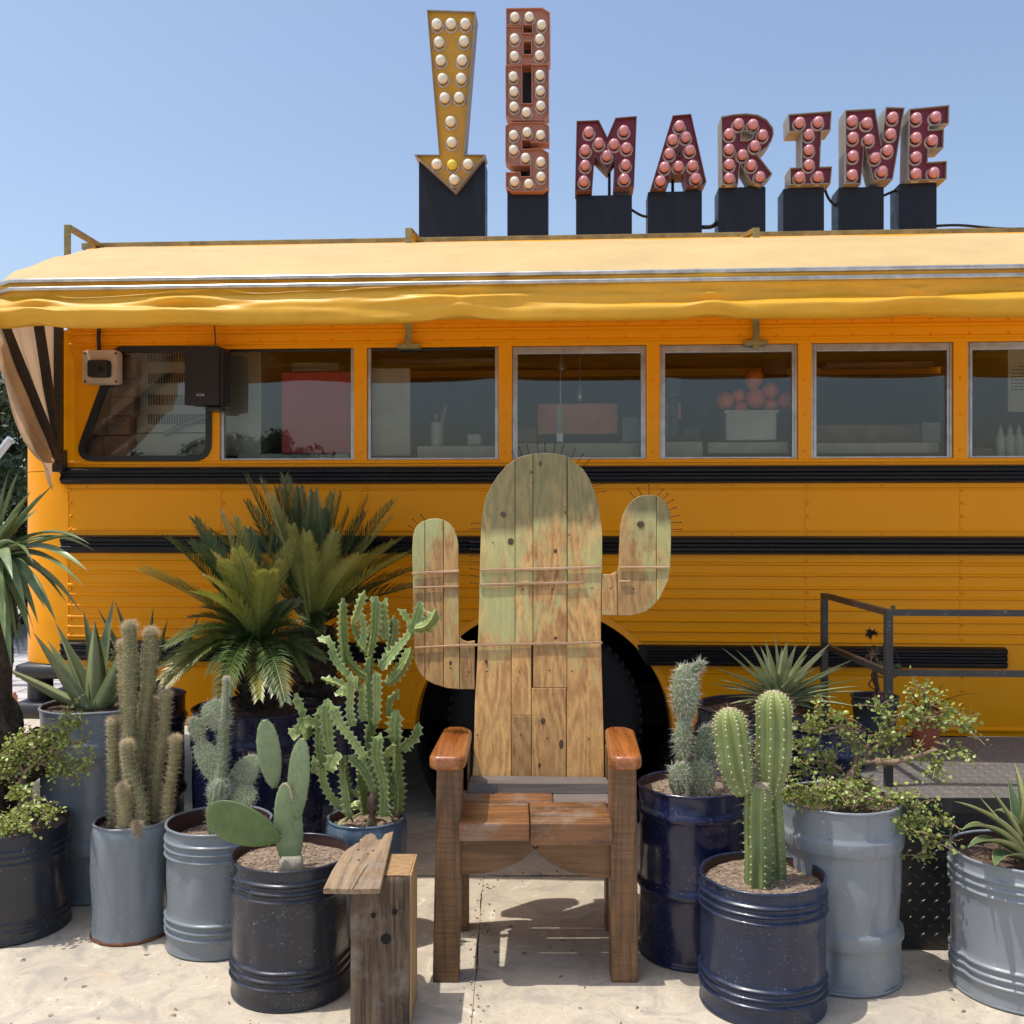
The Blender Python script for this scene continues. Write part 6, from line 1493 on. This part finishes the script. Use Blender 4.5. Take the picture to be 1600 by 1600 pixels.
# --- spiky rosette
cr = P(1218, 1098, 4.08); ro = thing('spiky_rosette', 'stiff yucca rosette with many pale pointed leaves behind the green cactus', 'yucca', DR[14]['c'])
V, F = tubeg([DR[14]['c'], cr], .04, 12); mesh('stem', V, F, M['barkd'], ro)
tipsr = [(1110, 1040), (1125, 1010), (1150, 1015), (1122, 1062), (1108, 1068), (1130, 1090), (1148, 1030), (1172, 1005), (1188, 1010), (1210, 990), (1200, 1020), (1222, 1012), (1245, 1005), (1262, 1022), (1255, 1040), (1300, 1003), (1290, 1018), (1340, 1028), (1325, 1040), (1315, 1060), (1345, 1072), (1350, 1080), (1330, 1100), (1320, 1118), (1340, 1104), (1300, 1120), (1235, 1030), (1180, 1040), (1160, 1060), (1275, 1060), (1285, 1085), (1140, 1100), (1165, 1100), (1270, 1000), (1158, 1040), (1230, 1000), (1310, 1090), (1240, 1060), (1200, 1060), (1300, 1045)]
for i, (x, y) in enumerate(tipsr+[(1130, 1075), (1140, 1050), (1350, 1060), (1195, 1000), (1282, 1040), (1295, 1070)]):
    dd = R.uniform(-.22, .2) if i < 26 else -R.uniform(.1, .3); tip = P(x, y, cr.y+dd); v = tip-cr
    leafobj('leaf', ro, M['rosette'], cr+v*.06, cr+v*.5+Vector((0, 0, .02)), tip, R.uniform(.030, .040), n=10, thick=.08, keel=.2, tipfade=.08, prof=lambda k: (.6+k*1.3 if k < .3 else 1)*(1-max(0, (k-.35)/.65)**1.6))
# --- variegated agave
ca = P(1606, 1346, 3.22); ag = thing('variegated_agave', 'striped green and yellow agave with curling leaves at the right edge', 'agave', DR[13]['c'])
for (x, y, mx, my, dd, w_) in ((1490, 1252, 1570, 1270, -.08, .042), (1502, 1298, 1545, 1268, -.15, .040), (1512, 1325, 1550, 1292, -.2, .045), (1555, 1354, 1560, 1322, -.22, .05), (1540, 1222, 1590, 1290, -.02, .03), (1585, 1190, 1600, 1260, .0, .05), (1552, 1268, 1582, 1255, .06, .04), (1528, 1242, 1575, 1300, .02, .035), (1600, 1240, 1615, 1290, -.1, .05), (1630, 1180, 1615, 1270, .02, .05), (1700, 1250, 1650, 1240, 0, .05), (1680, 1300, 1640, 1270, -.15, .05), (1575, 1215, 1590, 1280, .1, .04)):
    tip = P(x, y, ca.y+dd); leafobj('leaf', ag, M['agave'], ca+(tip-ca)*.04, P(mx, my, ca.y+dd*.5), tip, w_*1.25, n=16, thick=.12, keel=.2, edge=1, tipfade=.04, prof=lambda k: (.7+k if k < .3 else 1)*(1-max(0, (k-.35)/.65)**1.8))

# --- jade bushes (small round leaves on branches)
def leaves_on(t, paths, rnd, dens, ls, spread, name='foliage'):
    V = []; F = []
    for pts in paths:
        path = catm(pts, 6)
        for i in range(len(path)-1):
            a, b = path[i], path[i+1]; l = (b-a).length
            for _ in range(max(1, int(l*dens))):
                c = a.lerp(b, rnd.random())+Vector((rnd.gauss(0, spread), rnd.gauss(0, spread), rnd.gauss(0, spread)))
                u = Vector((rnd.gauss(0, 1), rnd.gauss(0, 1), rnd.gauss(0, 1))).normalized(); n_ = (Vector((rnd.gauss(0, .6), rnd.gauss(0, .6), rnd.gauss(.7, .5)))).normalized()
                u = (u-n_*u.dot(n_)).normalized(); v = n_.cross(u); s = ls*rnd.uniform(.65, 1.25); o = len(V)
                V += [c, c+u*s*.55+v*s*.55+n_*s*.12, c+u*s*1.1+v*s*.5+n_*s*.1, c+u*s*1.45, c+u*s*1.1-v*s*.5+n_*s*.1, c+u*s*.55-v*s*.55+n_*s*.12, c+u*s*.7-n_*s*.10]
                F += [(o, o+6, o+1), (o+1, o+6, o+2), (o+2, o+6, o+3), (o+3, o+6, o+4), (o+4, o+6, o+5), (o+5, o+6, o)]
    return mesh(name, V, F, M['jade'], t, smooth=True, kind='stuff')
def jade(label, c, D, brs, seed, dens=420, ls=.008, spread=.014):
    t = thing('jade_bush', label, 'bush', c); rn = random.Random(seed); paths = []
    for pts_, r0, lf in brs:
        pts = [P(x, y, D+d) for x, y, d in pts_]
        pth = catm(pts, 6); V, F = tubeg(pth, [r0*1.3*(1-.6*i/(len(pth)-1))*(1+.12*math.sin(i*1.7)) for i in range(len(pth))], 8); mesh('branch', V, F, M['bark'], t, smooth=True)
        if lf: paths.append(pts)
        # side twigs
        if lf:
            for _ in range(lf):
                i = rn.randrange(len(pth)//4, len(pth)); p = pth[i]; d = Vector((rn.gauss(0, 1), rn.gauss(0, .7), rn.gauss(.25, .8))).normalized()*rn.uniform(.04, .10)
                paths.append([p, p+d*.4+Vector((0, 0, .006)), p+d*.8])
    g = G()
    for pts in paths: g.add(*tubeg(catm(pts, 4), .0017, 5))
    g.mesh('twigs', M['bark'], t, kind='stuff')
    leaves_on(t, paths, rn, dens, ls, spread); return t
q2 = lambda x, y, d=0: (1220+x/4.21, 1000+y/4.21, d)
jade('sprawling jade bush with bare tan branches in the tall dented grey drum', DR[12]['c'], 3.35,
 [([q2(430, 930), q2(470, 870), q2(520, 810), q2(640, 800, -.03)], .012, 0), ([q2(620, 800, -.03), q2(760, 800, -.05), q2(900, 760, -.05), q2(1030, 720, -.06)], .0095, 2), ([q2(500, 840), q2(640, 690), q2(800, 600), q2(900, 530)], .006, 5), ([q2(800, 600), q2(900, 530, -.02), q2(1050, 500, -.03), q2(1200, 480, -.04)], .004, 12), ([q2(1000, 520), q2(980, 430), q2(940, 330), q2(860, 250)], .003, 7), ([q2(1020, 540), q2(1120, 560), q2(1200, 580), q2(1240, 600)], .003, 9),
  ([q2(1000, 730, -.05), q2(1020, 820, -.06), q2(1030, 880, -.08), q2(1080, 880, -.08)], .003, 9), ([q2(1010, 670, -.05), q2(1100, 700, -.06), q2(1180, 760, -.06), q2(1220, 780, -.06)], .002, 5), ([q2(520, 760), q2(560, 700), q2(650, 660), q2(740, 680)], .003, 9), ([q2(640, 690), q2(680, 560), q2(700, 480), q2(620, 440)], .003, 7), ([q2(720, 560), q2(780, 500), q2(860, 460), q2(900, 440)], .003, 6),
  ([q2(470, 880), q2(500, 740), q2(460, 640), q2(380, 570)], .005, 4), ([q2(380, 570), q2(300, 590), q2(200, 610), q2(110, 560)], .003, 8), ([q2(250, 600), q2(230, 540), q2(220, 480), q2(240, 460)], .002, 5), ([q2(440, 580), q2(430, 520), q2(400, 490), q2(380, 510)], .002, 5), ([q2(400, 850), q2(280, 800), q2(170, 800), q2(70, 790)], .005, 6), ([q2(200, 800), q2(140, 720), q2(130, 700), q2(110, 690)], .002, 3), ([q2(420, 900), q2(300, 870), q2(160, 880), q2(60, 900)], .004, 7), ([q2(330, 870), q2(300, 840), q2(320, 800), q2(260, 820)], .002, 4), ([q2(240, 780), q2(230, 720), q2(215, 690), q2(210, 680)], .0015, 3),
  ([q2(420, 950, -.05), q2(300, 960, -.1), q2(180, 1020, -.12), q2(80, 1050, -.1)], .004, 12), ([q2(420, 950, -.05), q2(440, 1020, -.1), q2(400, 1060, -.12), q2(350, 1060, -.12)], .004, 12), ([q2(430, 960, -.05), q2(520, 1020, -.1), q2(600, 1050, -.12), q2(660, 1060, -.1)], .004, 10), ([q2(420, 950), q2(360, 980, .08), q2(300, 990, .1), q2(260, 1000, .1)], .003, 10), ([q2(250, 1040, -.12), q2(150, 1060, -.14), q2(60, 1040, -.12), q2(20, 1060, -.1)], .003, 8), ([q2(440, 960, .0), q2(480, 980, -.05), q2(540, 960, .02), q2(610, 980, .04)], .003, 8), ([q2(380, 1000, -.1), q2(300, 1040, -.14), q2(240, 1060, -.15), q2(200, 1080, -.16)], .003, 9),
  ([q2(680, 1060, -.08), q2(760, 1060, -.1), q2(840, 1050, -.12), q2(900, 1100, -.12)], .003, 9), ([q2(740, 1080, -.1), q2(760, 1160, -.12), q2(740, 1220, -.12), q2(800, 1180, -.13)], .002, 7), ([q2(880, 1080, -.12), q2(900, 1200, -.12), q2(960, 1280, -.12), q2(950, 1440, -.12)], .003, 12), ([q2(900, 1160, -.12), q2(980, 1180, -.12), q2(1040, 1180, -.12), q2(1060, 1160, -.12)], .002, 6), ([q2(960, 1280, -.12), q2(1010, 1300, -.12), q2(1020, 1330, -.12), q2(1010, 1350, -.12)], .002, 4), ([q2(800, 1200, -.12), q2(850, 1260, -.13), q2(900, 1290, -.13), q2(960, 1330, -.12)], .002, 5)], 12, dens=270, ls=.0100, spread=.0095)
q1 = lambda x, y, d=0: (x/4, 900+y/4, d)
jade('small dense jade bush with a thick tan stem in the black drum at left', DR[1]['c'], 3.70,
 [([q1(140, 1500), q1(150, 1400), q1(140, 1300), q1(160, 1220)], .017, 0), ([q1(150, 1230), q1(230, 1160), q1(320, 1080), q1(400, 960)], .006, 12), ([q1(380, 980), q1(400, 920), q1(415, 880), q1(410, 840)], .003, 6), ([q1(330, 1080), q1(400, 1060), q1(480, 1050), q1(560, 1005)], .003, 9), ([q1(240, 1170), q1(330, 1180), q1(430, 1200), q1(550, 1220)], .004, 14), ([q1(150, 1240), q1(110, 1150), q1(80, 1080), q1(60, 1000)], .004, 10), ([q1(130, 1240), q1(60, 1200), q1(0, 1150), q1(-60, 1100)], .004, 12), ([q1(180, 1150), q1(230, 1060), q1(280, 1020), q1(300, 990)], .003, 10), ([q1(160, 1180), q1(140, 1100), q1(150, 1030), q1(170, 990)], .003, 10),
  ([q1(100, 1480, -.05), q1(60, 1500, -.1), q1(0, 1540, -.12), q1(-60, 1560, -.1)], .003, 14), ([q1(170, 1440, -.04), q1(220, 1440, -.08), q1(280, 1470, -.1), q1(330, 1490, -.1)], .003, 14), ([q1(120, 1400, -.03), q1(100, 1370, -.05), q1(120, 1330, -.05), q1(180, 1350, -.06)], .003, 10), ([q1(60, 1520, -.1), q1(20, 1580, -.15), q1(0, 1620, -.16), q1(-20, 1640, -.16)], .003, 10), ([q1(200, 1500, -.08), q1(150, 1540, -.14), q1(120, 1560, -.15), q1(60, 1580, -.15)], .003, 12), ([q1(400, 960), q1(440, 940), q1(480, 930), q1(500, 900)], .002, 6), ([q1(300, 1200), q1(340, 1230), q1(390, 1240), q1(420, 1250)], .002, 7), ([q1(100, 1200), q1(50, 1240), q1(30, 1250), q1(10, 1260)], .002, 7)], 21, dens=300, ls=.0098, spread=.011)
# moss-like succulent between the aloes
jade('dark green small-leaved shrub between the two aloes', DR[6]['c']+Vector((-.1, 0, 0)), 4.3, [([(190, 1095, 0), (188, 1060, 0), (180, 1040, 0), (176, 1020, 0)], .004, 16), ([(185, 1090, -.05), (178, 1070, -.05), (170, 1055, 0), (165, 1050, 0)], .004, 14), ([(190, 1080, 0), (200, 1060, 0), (208, 1040, 0), (215, 1030, 0)], .004, 14)], 31, dens=300)
# --- dry twiggy plant in the bucket
dc = DR['b']['c']; dp = thing('dry_potted_plant', 'withered rose-like plant with brown flower heads in the dark grey bucket', 'plant', dc)
D = 4.33; q3 = lambda x, y: P(1220+x/4.21, 1000+y/4.21, D)
for pts_, r_ in (([(640, 340), (625, 250), (620, 150), (630, 40)], .009), ([(640, 340), (600, 240), (620, 200), (680, 230)], .004), ([(620, 180), (570, 70), (610, 40), (650, 60)], .003), ([(640, 240), (700, 250), (760, 240), (800, 190)], .003), ([(700, 120), (740, 60), (780, 150), (800, 190)], .002), ([(630, 330), (580, 300), (600, 260), (640, 250)], .003), ([(660, 60), (690, 0), (685, -40), (690, -80)], .003)):
    mesh('twig', *tubeg(catm([q3(x, y) for x, y in pts_], 6), r_, 6), M['barkd'], dp)
rn = random.Random(2)
for (x, y, r_, m_) in ((1362, 990, .030, 'barkd'), (1364, 1024, .034, 'dry'), (1375, 1040, .022, 'aloe'), (1402, 1044, .02, 'padh'), (1373, 1086, .03, 'bpink'), (1395, 950, .014, 'aloe')):
    g = G(); c = P(x, y, D)
    for k in range(26):
        d = Vector((rn.gauss(0, 1), rn.gauss(0, 1), rn.gauss(.2, 1))).normalized(); V, F, T = blade(c, c+d*r_*.5+Vector((0, 0, .006)), c+d*r_, .016, n=5); g.add(V, F)
    g.mesh('leaf_cluster', M[m_] if m_ != 'bpink' else simple('dusty_pink_petal', (.45, .2, .2), .7), dp)
# --- spider plant in the clay pot
tc_ = DR['t']['c']; spd = thing('grass_leaved_plant', 'strappy thin-leaved plant in the small terracotta pot', 'plant', tc_)
for (x, y, mx, my, m_) in ((1540, 1085, 1490, 1078, 'cycad_dk'), (1528, 1130, 1535, 1100, 'dry'), (1415, 1072, 1430, 1090, 'cycad_dk'), (1475, 1068, 1462, 1080, 'cycad_dk'), (1420, 1080, 1428, 1110, 'dry'), (1510, 1100, 1480, 1080, 'cycad_dk'), (1500, 1098, 1470, 1100, 'cycad_dk'), (1400, 1105, 1420, 1090, 'dry'), (1440, 1070, 1445, 1090, 'cycad_dk')):
    leafobj('leaf', spd, M[m_], tc_, P(mx, my, 4.2), P(x, y, 4.15), .011, n=12, thick=.05, keel=.2)
# weeds between drums on the dark side
# ---------------------------------------------------------------- background
def tree(label, cx, cy, h, w_, seed, nclump=26, nleaf=2600, group='trees', trunk=.12, zb_=.3, ls=.06, cat='tree'):
    t = thing('leafy_tree', label, cat, (cx, cy, 0), group); rn = random.Random(seed)
    V, F = tubeg(catm([(cx, cy, -.02), (cx+.1, cy, h*.3), (cx-.05, cy+.1, h*.7)], 4), [trunk*(1-.08*i) for i in range(9)], 10); mesh('trunk', V, F, M['barkd'], t)
    cl = [(Vector((cx+rn.uniform(-w_, w_)*(1-abs(2*q-1)*.35), cy+rn.uniform(-w_, w_)*.8, zb_+(h-zb_)*q)), rn.uniform(.22, .45)*w_) for q in [rn.random() for _ in range(nclump)]]
    for c, r in cl[:6]: mesh('limb', *tubeg([(cx, cy, h*.25), c], .03, 5), M['barkd'], t)
    C = np.array([c for c, r in cl]); Rr = np.array([r for c, r in cl]); rng = np.random.default_rng(seed)
    k = rng.integers(0, len(cl), nleaf*2); d = rng.normal(size=(nleaf*2, 3)); d /= np.linalg.norm(d, axis=1)[:, None]
    p = C[k]+d*(Rr[k]*rng.uniform(.55, 1.05, nleaf*2))[:, None]*np.array([1, 1, .75])
    u = rng.normal(size=p.shape); u /= np.linalg.norm(u, axis=1)[:, None]; v = np.cross(u, d+rng.normal(size=p.shape)*.5); v /= np.linalg.norm(v, axis=1)[:, None]
    s = (ls*rng.uniform(.6, 1.3, len(p)))[:, None]
    V = np.stack([p-u*s, p+v*s*.45, p+u*s, p-v*s*.45], 1).reshape(-1, 3); F = [(4*i, 4*i+1, 4*i+2, 4*i+3) for i in range(len(p))]
    mesh('crown', V, F, M['treeleaf'], t, kind='stuff'); return t
tree('dense dark green tree beyond the bus front at the far left', -6.75, 12.0, 3.25, 1.2, 1, 60, 12000, 'trees beyond the bus', ls=.05)
tree('second dark tree left of the bus, lower and further back', -8.4, 13.4, 2.9, 1.3, 2, 40, 8000, 'trees beyond the bus', ls=.05)
tree('dark tree right behind the awning corner beyond the bus', -6.6, 14.0, 3.2, 1.5, 5, 50, 9000, 'trees beyond the bus', ls=.05)
mir = [(-7.4, -13.5, 2.9, 1.2), (-5.6, -13.0, 2.3, 1.3), (-9.0, -14.5, 3.3, 1.3), (-3.9, -14.0, 1.9, 1.2), (-11.0, -13.5, 2.6, 1.5), (-1.8, -15.0, 1.6, 1.2)]
for i, (x, y, h, w_) in enumerate(mir): tree('green tree across the yard seen only as a reflection in the bus windows', x, y, h, w_, 20+i, 34, 5000, 'trees across the yard', ls=.07)
lp = thing('street_lamp', 'pale street lamp arm in front of the dark trees at the far left edge', 'street lamp', P(-12, 900, 9)*1)
a, b = P(-30, 745, 9), P(17, 685, 9); mesh('arm', *tubeg([a, b], .035, 8), simple('galvanised_lamp_arm', (.6, .62, .62), .4, .4), lp); V, F = ballg(P(14, 690, 9), .05, 12, 6, (1.2, .6, .5)); mesh('lamp_head', V, F, M['alu'], lp, smooth=True)
mesh('pole', *tubeg([(a.x, 9, 0), (a.x, 9, a.z)], .06, 8), M['alu'], lp)
M['pinkish'] = simple('faded_red_pipe', (.50, .22, .17), .6, var=.4)
pr = thing('pipe_rail', 'short faded red pipe with a bent top standing on the pale paving', 'pipe', P(22, 1120, 7.4))
a = P(23, 1086, 7.2); mesh('upright', *tubeg([(a.x, a.y, 0), a], .020, 8), M['pinkish'], pr); mesh('bent_top', *tubeg([a, P(6, 1082, 7.2)], .022, 8), M['pinkish'], pr)
kb = G(); kb.box(-4.6, -2.2, 5.35, 5.8, 0, .10, .015); o = kb.mesh('kerb_stone', simple('rough_kerb_stone', (.36, .33, .29), .9, var=.4, bmp=.6)); tag(o, 'rough grey kerb stone on the ground past the bus bumper', 'kerb')

# fallen leaf bits on the concrete
rn = random.Random(77); g = G()
for _ in range(130):
    x = rn.uniform(-1.7, 1.8); y = rn.uniform(3.0, 4.3) if rn.random() < .7 else rn.uniform(2.95, 3.3); l = rn.uniform(.006, .022); a = rn.uniform(0, 6.28)
    d = Vector((math.cos(a), math.sin(a), 0)); V, F, T = blade(Vector((x, y, .003)), Vector((x, y, .006))+d*l*.5, Vector((x, y, .002))+d*l, l*.35, n=5); g.add(V, F)
tag(g.mesh('fallen_leaves', M['dry'], kind='stuff'), 'small dry leaf bits scattered over the concrete between the drums', 'leaf litter')
